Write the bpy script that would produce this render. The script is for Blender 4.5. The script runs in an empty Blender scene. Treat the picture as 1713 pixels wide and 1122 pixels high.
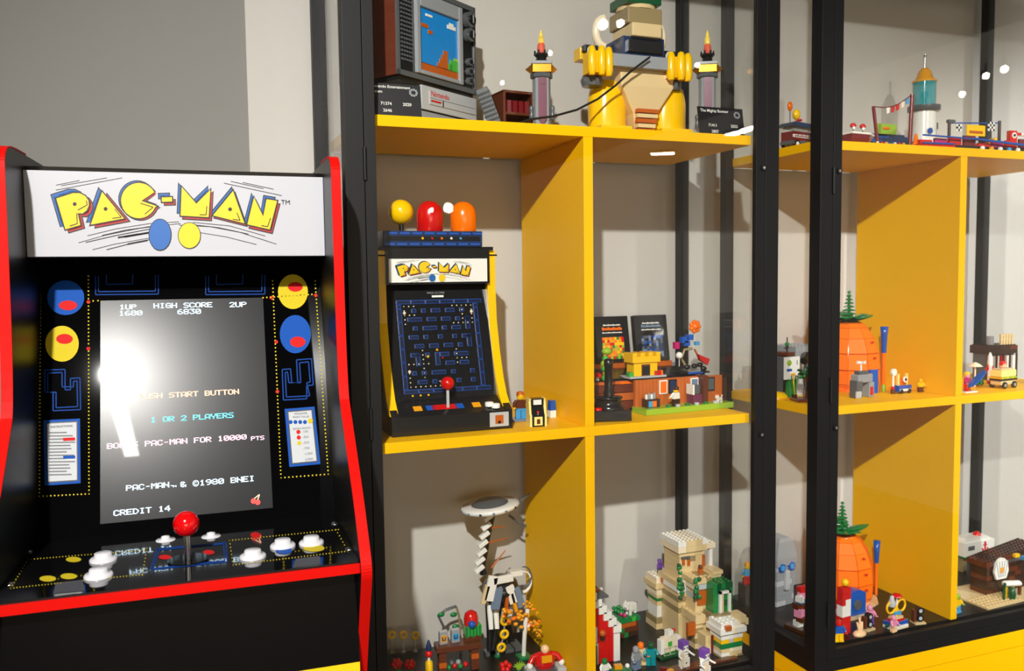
import bpy, math, random
from mathutils import Vector, Matrix
PI = math.pi
random.seed(7)
S = bpy.context.scene
COL = S.collection

# ------------------------------------------------------------------ camera
W, H, F = 1713, 1122, 1424.27
YAW, PITCH, ROLL = 0.365, -0.0685, -0.0125
EYE = Vector((-0.522, -1.0795, 0.213))
_cy, _sy, _cp, _sp = math.cos(YAW), math.sin(YAW), math.cos(PITCH), math.sin(PITCH)
FW = Vector((_sy*_cp, _cy*_cp, _sp)); _r0 = Vector((_cy, -_sy, 0)); _u0 = _r0.cross(FW)
RT = math.cos(ROLL)*_r0 + math.sin(ROLL)*_u0
UP = -math.sin(ROLL)*_r0 + math.cos(ROLL)*_u0
cam = bpy.data.cameras.new('camera'); camo = bpy.data.objects.new('camera', cam); COL.objects.link(camo)
camo.matrix_world = Matrix(((RT.x, UP.x, -FW.x, EYE.x), (RT.y, UP.y, -FW.y, EYE.y), (RT.z, UP.z, -FW.z, EYE.z), (0, 0, 0, 1)))
cam.sensor_fit = 'HORIZONTAL'; cam.sensor_width = 36; cam.lens = F*36/W
cam.clip_start = 0.02; cam.clip_end = 60
cam.dof.use_dof = True; cam.dof.focus_distance = 1.05; cam.dof.aperture_fstop = 9.0
S.camera = camo

def ray(px, py): return FW + RT*((px-W/2)/F) - UP*((py-H/2)/F)
def at_y(px, py, Y):
    d = ray(px, py); return EYE + d*((Y-EYE.y)/d.y)
def at_z(px, py, Z):
    d = ray(px, py); return EYE + d*((Z-EYE.z)/d.z)
def at_plane(px, py, p, n):
    d = ray(px, py); p = Vector(p); n = Vector(n); return EYE + d*((p-EYE).dot(n)/d.dot(n))

# ------------------------------------------------------------------ world, lights, exposure
world = bpy.data.worlds.new('World'); S.world = world; world.use_nodes = True
bg = world.node_tree.nodes['Background']; bg.inputs[0].default_value = (1.0, 0.88, 0.72, 1); bg.inputs[1].default_value = 0.45
S.view_settings.view_transform = 'Standard'; S.view_settings.look = 'None'
S.view_settings.exposure = 0.0; S.view_settings.gamma = 1.0; S.view_settings.use_curve_mapping = False
S.cycles.transparent_max_bounces = 24

def lin(c):
    c = c/255.0
    return c/12.92 if c <= 0.04045 else ((c+0.055)/1.055)**2.4

def add_light(name, kind, loc, target, energy, size, color=(1, 0.93, 0.84), spot=None, blend=0.3):
    l = bpy.data.lights.new(name, kind); l.energy = energy; l.color = color
    if kind == 'AREA': l.shape = 'DISK'; l.size = size
    else: l.shadow_soft_size = size
    if kind == 'SPOT': l.spot_size = spot; l.spot_blend = blend
    o = bpy.data.objects.new(name, l); COL.objects.link(o); o.location = loc
    d = Vector(target) - Vector(loc); o.rotation_euler = d.to_track_quat('-Z', 'Y').to_euler()
    return o
KEY = Vector((-0.885, -1.585, 1.09))
add_light('key_spot', 'SPOT', KEY, (0.04, 0.2, -0.30), 215, 0.022, (1, 0.97, 0.92), math.radians(76), 1.0)
add_light('second_spot', 'SPOT', (0.50, -1.58, 1.09), (0.92, 0.2, -0.20), 70, 0.022, (1, 0.97, 0.93), math.radians(50), 0.7)
add_light('third_spot', 'SPOT', (1.80, -1.55, 1.09), (1.36, 0.25, -0.05), 175, 0.022, (0.98, 0.98, 0.97), math.radians(46), 0.7)

# ------------------------------------------------------------------ materials
MATS = {}
def M(name, rgb=None, rough=0.35, metal=0.0, emit=0.0, alpha=None, coat=0.0, spec=0.5, noise=None, coat_rough=0.03, bump=0):
    if name in MATS: return MATS[name]
    m = bpy.data.materials.new(name); m.use_nodes = True; nt = m.node_tree; b = nt.nodes['Principled BSDF']
    c = (lin(rgb[0]), lin(rgb[1]), lin(rgb[2]), 1)
    b.inputs['Base Color'].default_value = c; b.inputs['Roughness'].default_value = rough; b.inputs['Metallic'].default_value = metal
    b.inputs['Specular IOR Level'].default_value = spec
    if coat: b.inputs['Coat Weight'].default_value = coat; b.inputs['Coat Roughness'].default_value = coat_rough
    if emit: b.inputs['Emission Color'].default_value = c; b.inputs['Emission Strength'].default_value = emit
    if alpha is not None:                                    # see-through tinted plastic
        b.inputs['Alpha'].default_value = alpha
    if noise:                                                # (scale, amount, stretch)
        tc = nt.nodes.new('ShaderNodeTexCoord'); mp = nt.nodes.new('ShaderNodeMapping'); mp.inputs['Scale'].default_value = noise[2]
        n = nt.nodes.new('ShaderNodeTexNoise'); n.inputs['Scale'].default_value = noise[0]; n.inputs['Detail'].default_value = 5
        mix = nt.nodes.new('ShaderNodeMix'); mix.data_type = 'RGBA'
        a = noise[1]
        mix.inputs[6].default_value = tuple(x*(1-a) for x in c[:3])+(1,); mix.inputs[7].default_value = tuple(min(1, x*(1+a)) for x in c[:3])+(1,)
        nt.links.new(tc.outputs['Object'], mp.inputs[0]); nt.links.new(mp.outputs[0], n.inputs['Vector'])
        nt.links.new(n.outputs[0], mix.inputs[0]); nt.links.new(mix.outputs[2], b.inputs['Base Color'])
        if bump:
            bp = nt.nodes.new('ShaderNodeBump'); bp.inputs['Strength'].default_value = bump; bp.inputs['Distance'].default_value = 0.002
            nt.links.new(n.outputs[0], bp.inputs['Height']); nt.links.new(bp.outputs[0], b.inputs['Normal'])
    MATS[name] = m; return m
def glass_mat(name, tint=(1, 1, 1)):
    m = bpy.data.materials.new(name); m.use_nodes = True; nt = m.node_tree; nt.nodes.clear()
    out = nt.nodes.new('ShaderNodeOutputMaterial'); mix = nt.nodes.new('ShaderNodeMixShader')
    tr = nt.nodes.new('ShaderNodeBsdfTransparent'); tr.inputs[0].default_value = tint+(1,)
    gl = nt.nodes.new('ShaderNodeBsdfGlossy'); gl.inputs['Roughness'].default_value = 0.0
    fr = nt.nodes.new('ShaderNodeFresnel'); ge = nt.nodes.new('ShaderNodeNewGeometry'); mp = nt.nodes.new('ShaderNodeMapRange')
    mp.inputs['To Min'].default_value = 1.38; mp.inputs['To Max'].default_value = 1/1.38      # the same mirror on both faces of a thin pane
    nt.links.new(ge.outputs['Backfacing'], mp.inputs['Value']); nt.links.new(mp.outputs[0], fr.inputs['IOR'])
    nt.links.new(fr.outputs[0], mix.inputs[0]); nt.links.new(tr.outputs[0], mix.inputs[1]); nt.links.new(gl.outputs[0], mix.inputs[2])
    nt.links.new(mix.outputs[0], out.inputs[0]); MATS[name] = m; return m
M('wall_white', (198, 195, 189), 0.85, noise=(60, 0.02, (1, 1, 1)), bump=0.05)
M('wall_grey', (135, 134, 130), 0.85, noise=(60, 0.02, (1, 1, 1)), bump=0.05)
M('floor', (165, 160, 154), 0.5, noise=(8, 0.15, (1, 1, 1)))
M('ceiling', (80, 78, 76), 0.9, noise=(40, 0.03, (1, 1, 1)))
M('shelf_yellow', (250, 191, 0), 0.45, spec=0.12, noise=(30, 0.015, (1, 1, 1)))
M('frame_black', (17, 17, 18), 0.5, spec=0.3, noise=(300, 0.12, (1, 1, 1)))
M('floor_black', (22, 20, 19), 0.35, noise=(80, 0.1, (1, 1, 1)))
M('steel', (190, 190, 190), 0.25, 1.0)
glass_mat('pane_glass', (0.985, 0.99, 0.985))
# arcade
M('arc_black', (6, 6, 7), 0.12, spec=0.4)
M('bezel_black', (6, 6, 7), 0.03, spec=0.2)
M('arc_side', (10, 10, 11), 0.38, spec=0.3)
M('arc_red', (205, 14, 7), 0.5, spec=0.1)
M('arc_yellow', (240, 205, 20), 0.4)
M('arc_white', (184, 186, 194), 0.35)
M('ink_black', (18, 18, 22), 0.5)
M('ink_blue', (12, 92, 170), 0.45)
M('ink_red', (168, 28, 34), 0.45)
M('ink_yellow', (236, 196, 4), 0.45)
M('art_blue', (20, 78, 165), 0.6, spec=0.1)
M('art_line', (16, 60, 135), 0.6, spec=0.1)
M('art_red', (200, 30, 30), 0.6, spec=0.1)
M('art_yellow', (200, 180, 35), 0.6, spec=0.1)
M('card_white', (188, 192, 196), 0.5, spec=0.2)
M('card_grey', (70, 72, 78), 0.5)
M('button_white', (212, 212, 217), 0.3)
M('ball_red', (205, 10, 14), 0.12, coat=0.5)
M('deck', (14, 14, 15), 0.08, coat=0.8, coat_rough=0.02)
M('txt_white', (205, 235, 255), 0.5, emit=1.0)
M('txt_orange', (255, 190, 150), 0.5, emit=0.95)
M('txt_cyan', (80, 215, 235), 0.5, emit=0.95)
M('txt_pink', (255, 195, 225), 0.5, emit=0.95)
M('txt_red', (230, 40, 30), 0.5, emit=0.8)
scr = M('screen', (12, 12, 13), 0.25, coat=0.3, coat_rough=0.02, spec=0.19)
scr.node_tree.nodes['Principled BSDF'].inputs['Emission Color'].default_value = (lin(70), lin(71), lin(73), 1)
scr.node_tree.nodes['Principled BSDF'].inputs['Emission Strength'].default_value = 0.35
# toy bricks
for n, c in dict(white=(238, 238, 232), yellow=(250, 198, 10), red=(205, 20, 18), blue=(20, 85, 180), azure=(70, 160, 215), navy=(28, 50, 88),
                 green=(20, 125, 62), lime=(150, 190, 50), bright_green=(70, 175, 65), dark_green=(10, 80, 45), orange=(255, 118, 8), dark_orange=(185, 90, 25),
                 tan=(222, 198, 148), dark_tan=(150, 132, 92), brown=(96, 48, 28), dark_brown=(58, 36, 26), grey=(150, 155, 160), dark_grey=(88, 92, 95),
                 black=(24, 25, 27), pink=(235, 150, 185), magenta=(190, 30, 110), purple=(120, 75, 170), teal=(0, 140, 150), dark_red=(115, 25, 30),
                 flesh=(246, 205, 160), light_yellow=(255, 232, 140), sand_blue=(112, 132, 158), amber=(235, 160, 20), cream=(240, 226, 196), light_grey=(186, 190, 194), mauve=(112, 52, 78)).items():
    M(c and n, c, 0.22, coat=0.15)
M('orange_panel', (255, 118, 8), 0.5, spec=0.25)
M('chrome', (200, 200, 205), 0.12, 1.0)
M('gold', (190, 130, 40), 0.25, 0.8)
M('wood_brown', (105, 48, 30), 0.4, noise=(9, 0.3, (1, 1, 9)))
M('wood_orange', (196, 100, 36), 0.45, noise=(30, 0.2, (6, 1, 1)))
M('flame_yellow', (255, 225, 90), 0.1, alpha=0.7, coat=0.6, emit=0.15)
M('flame_red', (240, 95, 80), 0.1, alpha=0.75, coat=0.6)
M('clear_teal', (40, 175, 185), 0.08, alpha=0.62, coat=0.5)
M('clear_white', (230, 240, 240), 0.08, alpha=0.3, coat=0.5)
M('sky_screen', (25, 135, 215), 0.3, noise=(90, 0.1, (1, 1, 1)))
M('maze_blue', (25, 80, 170), 0.35)
M('maze_dark', (8, 20, 52), 0.35)
M('cable', (14, 14, 15), 0.4)
M('wall_dark', (105, 100, 94), 0.9, noise=(20, 0.1, (1, 1, 1)))
M('lamp_on', (255, 244, 228), 0.5, emit=60)
M('lamp_shell', (40, 40, 42), 0.5)
M('fill_glow', (255, 236, 210), 0.3, emit=5.0)  # glow of the added fill panel behind the camera
M('panel_on', (255, 247, 236), 0.5, emit=85)

# ------------------------------------------------------------------ mesh builder
class MB:
    def __init__(s): s.v = []; s.f = []; s.mi = []; s.sm = []; s.names = []; s.X = Matrix.Identity(4)
    def mat(s, m):
        if m not in s.names: s.names.append(m)
        return s.names.index(m)
    def add(s, verts, faces, m, smooth=False):
        b = len(s.v); s.v += [tuple(s.X @ Vector(p)) for p in verts]; k = s.mat(m)
        for f in faces: s.f.append([b+i for i in f]); s.mi.append(k); s.sm.append(smooth)
        return s
    def box(s, x0, x1, y0, y1, z0, z1, m):
        v = [(x0, y0, z0), (x1, y0, z0), (x1, y1, z0), (x0, y1, z0), (x0, y0, z1), (x1, y0, z1), (x1, y1, z1), (x0, y1, z1)]
        return s.add(v, [(3, 2, 1, 0), (4, 5, 6, 7), (0, 1, 5, 4), (1, 2, 6, 5), (2, 3, 7, 6), (3, 0, 4, 7)], m)
    def cbox(s, c, d, m): return s.box(c[0]-d[0]/2, c[0]+d[0]/2, c[1]-d[1]/2, c[1]+d[1]/2, c[2]-d[2]/2, c[2]+d[2]/2, m)
    def rbox(s, c, d, m, r=0.001):
        """box with bevelled vertical and top edges"""
        x, y, z = d[0]/2, d[1]/2, d[2]/2; cx, cy, cz = c
        rings = []
        for zz, q in ((-z, r*0.3), (-z+r*0.3, 0), (z-r, 0), (z, r)):
            rr = r
            rings.append([(cx+sx*(x-q)-(sx*rr if k else 0), cy+sy*(y-q)-(0 if k else sy*rr), cz+zz) for sx, sy, k in
                          ((-1, -1, 0), (-1, -1, 1), (1, -1, 1), (1, -1, 0), (1, 1, 0), (1, 1, 1), (-1, 1, 1), (-1, 1, 0))])
        return s.loft(rings, m, caps=True)
    def loft(s, rings, m, caps=True, smooth=False, closed=True):
        n = len(rings[0]); v = [p for r in rings for p in r]; f = []
        for i in range(len(rings)-1):
            for j in range(n if closed else n-1):
                k = (j+1) % n; f.append((i*n+j, i*n+k, (i+1)*n+k, (i+1)*n+j))
        s.add(v, f, m, smooth)
        if caps: s.add(rings[0], [tuple(range(n))[::-1]], m); s.add(rings[-1], [tuple(range(n))], m)
        return s
    def cyl(s, p0, p1, r0, m, r1=None, n=16, smooth=True):
        p0 = Vector(p0); p1 = Vector(p1); r1 = r0 if r1 is None else r1; a = (p1-p0).normalized()
        e = a.orthogonal().normalized(); g = a.cross(e)
        R = [[tuple(p+(e*math.cos(2*PI*i/n)+g*math.sin(2*PI*i/n))*max(r, 1e-5)) for i in range(n)] for p, r in ((p0, r0), (p1, r1))]
        return s.loft(R, m, True, smooth)
    def lathe(s, prof, m, c=(0, 0, 0), n=24, smooth=True, sx=1, sy=1):
        R = [[(c[0]+sx*max(r, 1e-5)*math.cos(2*PI*i/n), c[1]+sy*max(r, 1e-5)*math.sin(2*PI*i/n), c[2]+z) for i in range(n)] for r, z in prof]
        return s.loft(R, m, True, smooth)
    def ball(s, c, r, m, sc=(1, 1, 1), n=16):
        R = []
        for k in range(n//2+1):
            t = -PI/2+PI*k/(n//2)
            R.append([(c[0]+sc[0]*r*max(math.cos(t), 1e-4)*math.cos(2*PI*i/n), c[1]+sc[1]*r*max(math.cos(t), 1e-4)*math.sin(2*PI*i/n), c[2]+sc[2]*r*math.sin(t)) for i in range(n)])
        return s.loft(R, m, False, True)
    def tube(s, pts, r, m, n=8, r1=None):
        pts = [Vector(p) for p in pts]; R = []; k = len(pts); g = None
        for i, p in enumerate(pts):
            t = (pts[min(i+1, k-1)]-pts[max(i-1, 0)]).normalized()
            if g is None: g = t.orthogonal().normalized()
            g = (g-t*g.dot(t)).normalized(); h = t.cross(g)
            rr = r if r1 is None else r+(r1-r)*i/(k-1)
            R.append([tuple(p+(g*math.cos(2*PI*j/n)+h*math.sin(2*PI*j/n))*rr) for j in range(n)])
        return s.loft(R, m, True, True)
    def torus(s, c, R, r, m, axis='y', n=20, k=8):
        pts = []
        for i in range(n):
            a = 2*PI*i/n; ring = []
            for j in range(k):
                b = 2*PI*j/k; q = R+r*math.cos(b); h = r*math.sin(b)
                p = (q*math.cos(a), h, q*math.sin(a)) if axis == 'y' else (q*math.cos(a), q*math.sin(a), h) if axis == 'z' else (h, q*math.cos(a), q*math.sin(a))
                ring.append(tuple(c[t]+p[t] for t in range(3)))
            pts.append(ring)
        return s.loft(pts+[pts[0]], m, False, True)
    def prism(s, poly, axis, h0, h1, m):
        """poly: list of 2-D points; axis 'x': (y,z), 'y': (x,z), 'z': (x,y)"""
        def P(p, h): return (h, p[0], p[1]) if axis == 'x' else (p[0], h, p[1]) if axis == 'y' else (p[0], p[1], h)
        return s.loft([[P(p, h0) for p in poly], [P(p, h1) for p in poly]], m, True)
    def stud(s, x, y, z, m, r=0.0024, h=0.0016): return s.cyl((x, y, z), (x, y, z+h), r, m, n=8, smooth=False)
    def brick(s, x0, y0, z0, nx, ny, h, m, p=0.0078, studs=True, gap=0.00018):
        """toy brick of nx by ny studs, h tall, corner at x0,y0,z0"""
        s.box(x0+gap, x0+nx*p-gap, y0+gap, y0+ny*p-gap, z0+gap, z0+h, m)
        if studs:
            for i in range(nx):
                for j in range(ny): s.stud(x0+(i+.5)*p, y0+(j+.5)*p, z0+h, m, r=p*.3, h=p*.2)
        return s
    def wall(s, x0, x1, y0, y1, z0, z1, mats, p=0.0078, rh=0.0094, studs=True, rnd=None):
        """a block laid up in courses of bricks of mixed length"""
        rnd = rnd or random; rows = max(1, round((z1-z0)/rh)); h = (z1-z0)/rows
        for r in range(rows):
            x = x0
            while x < x1-1e-5:
                L = min(x1-x, p*rnd.choice((1, 2, 2, 3, 4)))
                if x1-x-L < p*.6: L = x1-x
                s.box(x+.0002, x+L-.0002, y0, y1, z0+r*h+.0002, z0+(r+1)*h, rnd.choice(mats)); x += L
        if studs:
            m = mats[0]; nx = max(1, int((x1-x0)/p)); ny = max(1, int((y1-y0)/p)); px = (x1-x0)/nx; py = (y1-y0)/ny
            for i in range(nx):
                for j in range(ny): s.stud(x0+(i+.5)*px, y0+(j+.5)*py, z1, m, r=p*.3, h=p*.2)
        return s
    def poly(s, pts, m): return s.add(pts, [tuple(range(len(pts)))], m)
    def build(s, name, parent=None, bevel=0, loc=None):
        me = bpy.data.meshes.new(name); me.from_pydata(s.v, [], s.f); me.update()
        for n in s.names: me.materials.append(MATS[n])
        me.polygons.foreach_set('material_index', s.mi); me.polygons.foreach_set('use_smooth', s.sm)
        o = bpy.data.objects.new(name, me); COL.objects.link(o)
        if parent: o.parent = parent
        if loc is not None: o.location = loc
        if bevel:
            b = o.modifiers.new('bevel', 'BEVEL'); b.width = bevel; b.segments = 2; b.limit_method = 'ANGLE'
        return o
def thing(name, label, cat, loc=(0, 0, 0), rotz=0, group=None):
    o = bpy.data.objects.new(name, None); o.empty_display_size = 0.02; COL.objects.link(o); o.location = loc; o.rotation_euler = (0, 0, rotz)
    return tag(o, label, cat, group)
def tag(o, label, cat, group=None):
    o['label'] = label; o['category'] = cat
    if group: o['group'] = group
    return o
def struct(o): o['kind'] = 'structure'; return o
def dup(root, loc, rotz=None, label=None):
    r = root.copy(); COL.objects.link(r); r.location = loc
    if rotz is not None: r.rotation_euler = (0, 0, rotz)
    if label: r['label'] = label
    for ch in list(root.children):
        c = ch.copy(); COL.objects.link(c); c.parent = r
        for g in list(ch.children):
            d = g.copy(); COL.objects.link(d); d.parent = c
    return r
def one(name, label, cat, mb, loc=(0, 0, 0), group=None, bevel=0, rotz=0):
    o = mb.build(name, None, bevel); o.location = loc; o.rotation_euler = (0, 0, rotz); return tag(o, label, cat, group)

_fc = {}
def letters(mb, text, size, org, right, up, m, align='LEFT', bold=0.0):
    """lettering laid flat on a plane given by org, right and up"""
    key = (text, align, bold)
    if key not in _fc:
        c = bpy.data.curves.new('lettering', 'FONT'); c.body = text; c.align_x = align; c.size = 1; c.offset = bold; c.resolution_u = 2
        o = bpy.data.objects.new('lettering', c); me = o.to_mesh()
        _fc[key] = ([tuple(v.co) for v in me.vertices], [tuple(p.vertices) for p in me.polygons])
        o.to_mesh_clear(); bpy.data.objects.remove(o); bpy.data.curves.remove(c)
    vs, fs = _fc[key]; org = Vector(org); right = Vector(right).normalized(); up = Vector(up).normalized()
    mb.add([tuple(org+right*(v[0]*size)+up*(v[1]*size)) for v in vs], fs, m)
    return mb


# ================================================================== THE SETTING
YW = 0.266; ZF = -1.12; ZC = 1.45
struct(MB().box(-0.425, 3.4, YW, YW+.1, ZF, ZC, 'wall_white').build('wall_back'))
struct(MB().box(-3.2, -0.425, YW+.004, YW+.1, ZF, ZC, 'wall_grey').build('wall_rear'))
struct(MB().box(-3.3, -3.2, -9.1, YW+.1, ZF, ZC, 'wall_dark').build('wall_left'))
struct(MB().box(-3.2, 3.4, -9.0, YW+.1, ZF-.1, ZF, 'floor').build('floor'))

struct(MB().box(-3.2, 3.4, -9.1, -9.0, ZF, ZC, 'wall_dark').build('wall_front'))

# ------------------------------------------------------------------ display cabinets
ZT, ZL, TH = 0.42, 0.0, 0.0142
ZBB, ZBT, ZFL = -0.4261, -0.3907, -0.3925
YD, YB, DEP = -0.02, 0.225, 0.236
ZTOP = 0.78
def cabinet(x0, x1, xd, label, sh0, sh1, stile_l, stile_r):
    c = thing('display_cabinet', label, 'cabinet', (x0, 0, ZF), 0, 'glazed display cabinets')
    X = Matrix.Translation((-x0, 0, -ZF))
    def part(name, mb, parent=c, bevel=0): return mb.build(name, parent, bevel)
    def mb(): b = MB(); b.X = X; return b
    P = 0.024
    for xa in (x0, x1-P): part('post', mb().box(xa, xa+P, YD, YD+P, ZBB+.018, ZTOP, 'frame_black'), bevel=.0008)
    for xa in (x0, x1-.017): part('post', mb().box(xa, xa+.017, YB, YB+.018, ZBB+.018, ZTOP, 'frame_black'), bevel=.0008)
    for nm, a in (('front_rail', (x0, x1, YD, YD+P)), ('back_rail', (x0, x1, YB, YB+.018))):
        part(nm, mb().box(a[0], a[1], a[2], a[3], ZBB, ZBB+.018, 'frame_black'), bevel=.0006)
    for xa in (x0, x1-P): part('side_rail', mb().box(xa, xa+P, YD+P, YB, ZBB, ZBT, 'frame_black'), bevel=.0006)
    part('top_panel', mb().box(x0, x1, YD, YB+.018, ZTOP, ZTOP+.02, 'frame_black'), bevel=.0008)
    part('floor_panel', mb().box(x0+P, x1-P, YD+P, YB+.018, ZFL-.008, ZFL, 'floor_black'))
    for xs in (x0+.010, x1-.014): part('side_glass', mb().box(xs, xs+.004, YD+P, YB, ZBT, ZTOP, 'pane_glass'))
    # shelves and dividers
    for z in (ZT, ZL): part('shelf', mb().box(sh0, sh1, 0.0, DEP, z-TH, z, 'shelf_yellow'), bevel=.0006)
    for a, b in ((ZL, ZT-TH), (ZFL, ZL-TH)): part('divider', mb().box(xd, xd+.0145, 0.0, DEP, a, b, 'shelf_yellow'), bevel=.0006)
    # door: stiles, rails, pane, hinges, locks
    yl, yr = x0+P+.0006, x1-P-.0006
    d = mb(); zb = ZBB+.0186; zt = ZTOP-.001; T = .009
    d.box(yl, yl+stile_l, YD, YD+T, zb, zt, 'frame_black').box(yr-stile_r, yr, YD, YD+T, zb, zt, 'frame_black')
    d.box(yl+stile_l, yr-stile_r, YD, YD+T, zb, ZBT, 'frame_black').box(yl+stile_l, yr-stile_r, YD, YD+T, zt-.02, zt, 'frame_black')
    door = part('door', d, bevel=.0005)
    part('door_glass', mb().box(yl+stile_l-.003, yr-stile_r+.003, YD+.004, YD+.007, ZBT-.003, zt-.017, 'pane_glass'), door)
    for z in (.355, .03, -.33):
        part('hinge', mb().cyl((yl-.0003, YD-.0015, z-.02), (yl-.0003, YD-.0015, z+.02), .0024, 'frame_black', n=10), door)
    for z in (ZT-.05, ZL-.03):
        L = mb(); xx = yr-.004 if x0 < 0 else yl+stile_l-.006
        L.cyl((xx, YD-.0002, z), (xx, YD-.0022, z), .0046, 'frame_black', n=16).cyl((xx, YD-.0022, z), (xx, YD-.0028, z), .0022, 'steel', n=12)
        part('lock', L, door)
    # plinth: board on top of a cupboard front
    b = mb().box(x0+.001, x1-.001, YD+.001, YB+.016, ZBB-.03, ZBB, 'shelf_yellow').box(x0+.003, x1-.003, YD+.0025, YB+.014, ZF+.06, ZBB-.0308, 'shelf_yellow')
    part('plinth', b, bevel=.0006)
    part('kick_board', mb().box(x0+.01, x1-.01, YD+.03, YB, ZF, ZF+.06, 'frame_black'))
    return c
cabinet(-.3337, .3142, 0.0, 'black-framed glass cabinet with yellow shelves right beside the arcade machine', -.3085, .2785, .0139, .0165)
cabinet(.3916, 1.0396, .7014, 'black-framed glass cabinet with yellow shelves at the right edge, cut off by the frame', .4060, 1.0150, .0164, .0139)

# ------------------------------------------------------------------ lamps on the ceiling behind the camera, mirrored in the panes
YG = -0.016
def mirrored(px, py, zc):
    """where a ceiling lamp hangs that the pane mirrors at this spot"""
    d = ray(px, py); p = EYE + d*((YG-EYE.y)/d.y); d2 = Vector((d.x, -d.y, d.z)); return p + d2*((zc-p.z)/d2.z)
def lamp(px, py, label, r=.022, zc=1.38):
    p = mirrored(px, py, zc); t = thing('ceiling_spotlight', label, 'lamp', p, 0, 'ceiling spotlights')
    aim = (Vector((p.x*.5+.1, 0, .2))-p).normalized()
    MB().cyl(-aim*.07, aim*.012, r*1.15, 'lamp_shell', n=20).cyl((0, 0, 0), (0, 0, ZC-zc), .006, 'lamp_shell', n=8).build('housing', t)
    MB().cyl(aim*.0125, aim*.0145, r, 'lamp_on', n=20).build('lens', t)
for px, py, r, l in ((1008, 40, .024, 'ceiling spotlight mirrored above the left shoulder of the yellow sculpture'), (1037, 38, .018, 'ceiling spotlight mirrored on the pane just left of the sculpture head'),
                     (920, 88, .012, 'ceiling spotlight mirrored beside the flame of the left torch'), (840, 138, .012, 'ceiling spotlight mirrored above the brown open box'),
                     (1166, 108, .014, 'ceiling spotlight mirrored left of the right torch'), (1680, 115, .020, 'ceiling spotlight mirrored at the far right of the second cabinet'),
                     (1649, 126, .018, 'ceiling spotlight mirrored on the black back post of the second cabinet'), (1609, 157, .018, 'ceiling spotlight mirrored right of the toy tower with the yellow cone')):
    lamp(px, py, l, r)

def strip_lamp(name_label, a, b, wid):
    """linear ceiling lamp hung between two points"""
    a, b = Vector(a), Vector(b); c = (a+b)/2; d = (b-a); t = thing('linear_ceiling_lamp', name_label, 'lamp', c, math.atan2(d.y, d.x), 'linear ceiling lamps'); L = d.length/2
    q = MB().box(-L-.01, L+.01, -wid/2-.006, wid/2+.006, .002, .03, 'lamp_shell'); q.cyl((-L*.7, 0, .03), (-L*.7, 0, ZC-c.z), .003, 'lamp_shell', n=8).cyl((L*.7, 0, .03), (L*.7, 0, ZC-c.z), .003, 'lamp_shell', n=8)
    q.build('housing', t); MB().box(-L, L, -wid/2, wid/2, -.002, .0019, 'panel_on').build('diffuser', t)
strip_lamp('linear ceiling lamp mirrored as a white slanted bar on the arcade screen', (-0.985, -2.325, 1.40), (-0.997, -2.76, 1.40), .058)
for p, q, w, l in (((1222, 226), (1268, 211), .10, 'linear ceiling lamp mirrored as a bright bar at the upper yellow shelf end'), ((1090, 258), (1128, 256), .10, 'linear ceiling lamp mirrored as a short blur under the upper yellow shelf')):
    strip_lamp(l, mirrored(*p, 1.36), mirrored(*q, 1.36), w)
struct(MB().box(-3.2, 3.4, -9.0, YW, ZC, ZC+.1, 'ceiling').build('ceiling'))

for px, py, l, r in ((750, 348, 'round wall lamp mirrored as a bright spot between the red and orange toy domes', .058), (722, 351, 'small round wall lamp mirrored above the red toy dome', .026)):
    d = ray(px, py); p = EYE + d*((YG-EYE.y)/d.y); d2 = Vector((d.x, -d.y, d.z)); q = p + d2*((-8.94-p.y)/d2.y)
    t = thing('wall_lamp', l, 'lamp', (q.x, -9.0, q.z), 0, 'wall lamps behind the camera')
    MB().cyl((0, 0, 0), (0, .05, 0), r*1.25, 'lamp_shell', n=20).build('housing', t); MB().cyl((0, .05, 0), (0, .056, 0), r, 'lamp_on', n=20).build('lens', t)

# unseen glowing panel with bars, added on the far wall to lift the shadows
w = struct(MB().box(-3.0, 1.1, -9.0, -8.985, -.7, 1.25, 'fill_glow').build('fill_panel'))
m = MB()
for x in (-3.03, -1.65, -.3, 1.07): m.box(x, x+.06, -9.0, -8.96, -.75, 1.3, 'lamp_shell')
m.box(-3.03, 1.13, -9.0, -8.96, -.76, -.70, 'lamp_shell').box(-3.03, 1.13, -9.0, -8.96, 1.25, 1.31, 'lamp_shell'); m.build('fill_panel_frame', w)

# ================================================================== THE ARCADE MACHINE
ATH, AW = -0.04, 0.3118
AX0, AY0 = -.6782, -.06-AW*math.sin(ATH)
arc = thing('arcade_machine', 'black arcade machine with red edge trim and a white lettered marquee', 'arcade machine', (AX0, AY0, ZF), ATH)
AR = Matrix.Translation((AX0, AY0, 0)) @ Matrix.Rotation(ATH, 4, 'Z'); ARI = AR.inverted()
AOFF = Matrix.Translation((0, 0, -ZF))
def amb(): b = MB(); b.X = AOFF; return b
def a_hit(px, py, n, d):
    """pixel -> the machine's own u (across), v (back), z on the plane n.(u,v,z)=d"""
    o = ARI @ EYE; r = ARI.to_3x3() @ ray(px, py); n = Vector(n); return o + r*((d-n.dot(o))/n.dot(r))
SPT = .0095
prof = [(.26, ZF), (-.178, ZF), (-.180, -.185), (-.200, -.135), (-.2255, -.078), (-.2300, -.066), (-.2270, -.055), (-.2120, -.036), (-.188, -.006), (-.152, .030), (-.108, .074), (-.096, .088),
        (-.086, .150), (-.081, .239), (-.078, .328), (-.074, .338), (-.064, .345), (-.045, .349), (.02, .350), (.22, .352), (.26, .345)]
def chaikin(p, n):
    for _ in range(n):
        q = [p[0]]
        for a, b in zip(p, p[1:]): q += [(a[0]*.75+b[0]*.25, a[1]*.75+b[1]*.25), (a[0]*.25+b[0]*.75, a[1]*.25+b[1]*.75)]
        p = q+[p[-1]]
    return p
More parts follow.
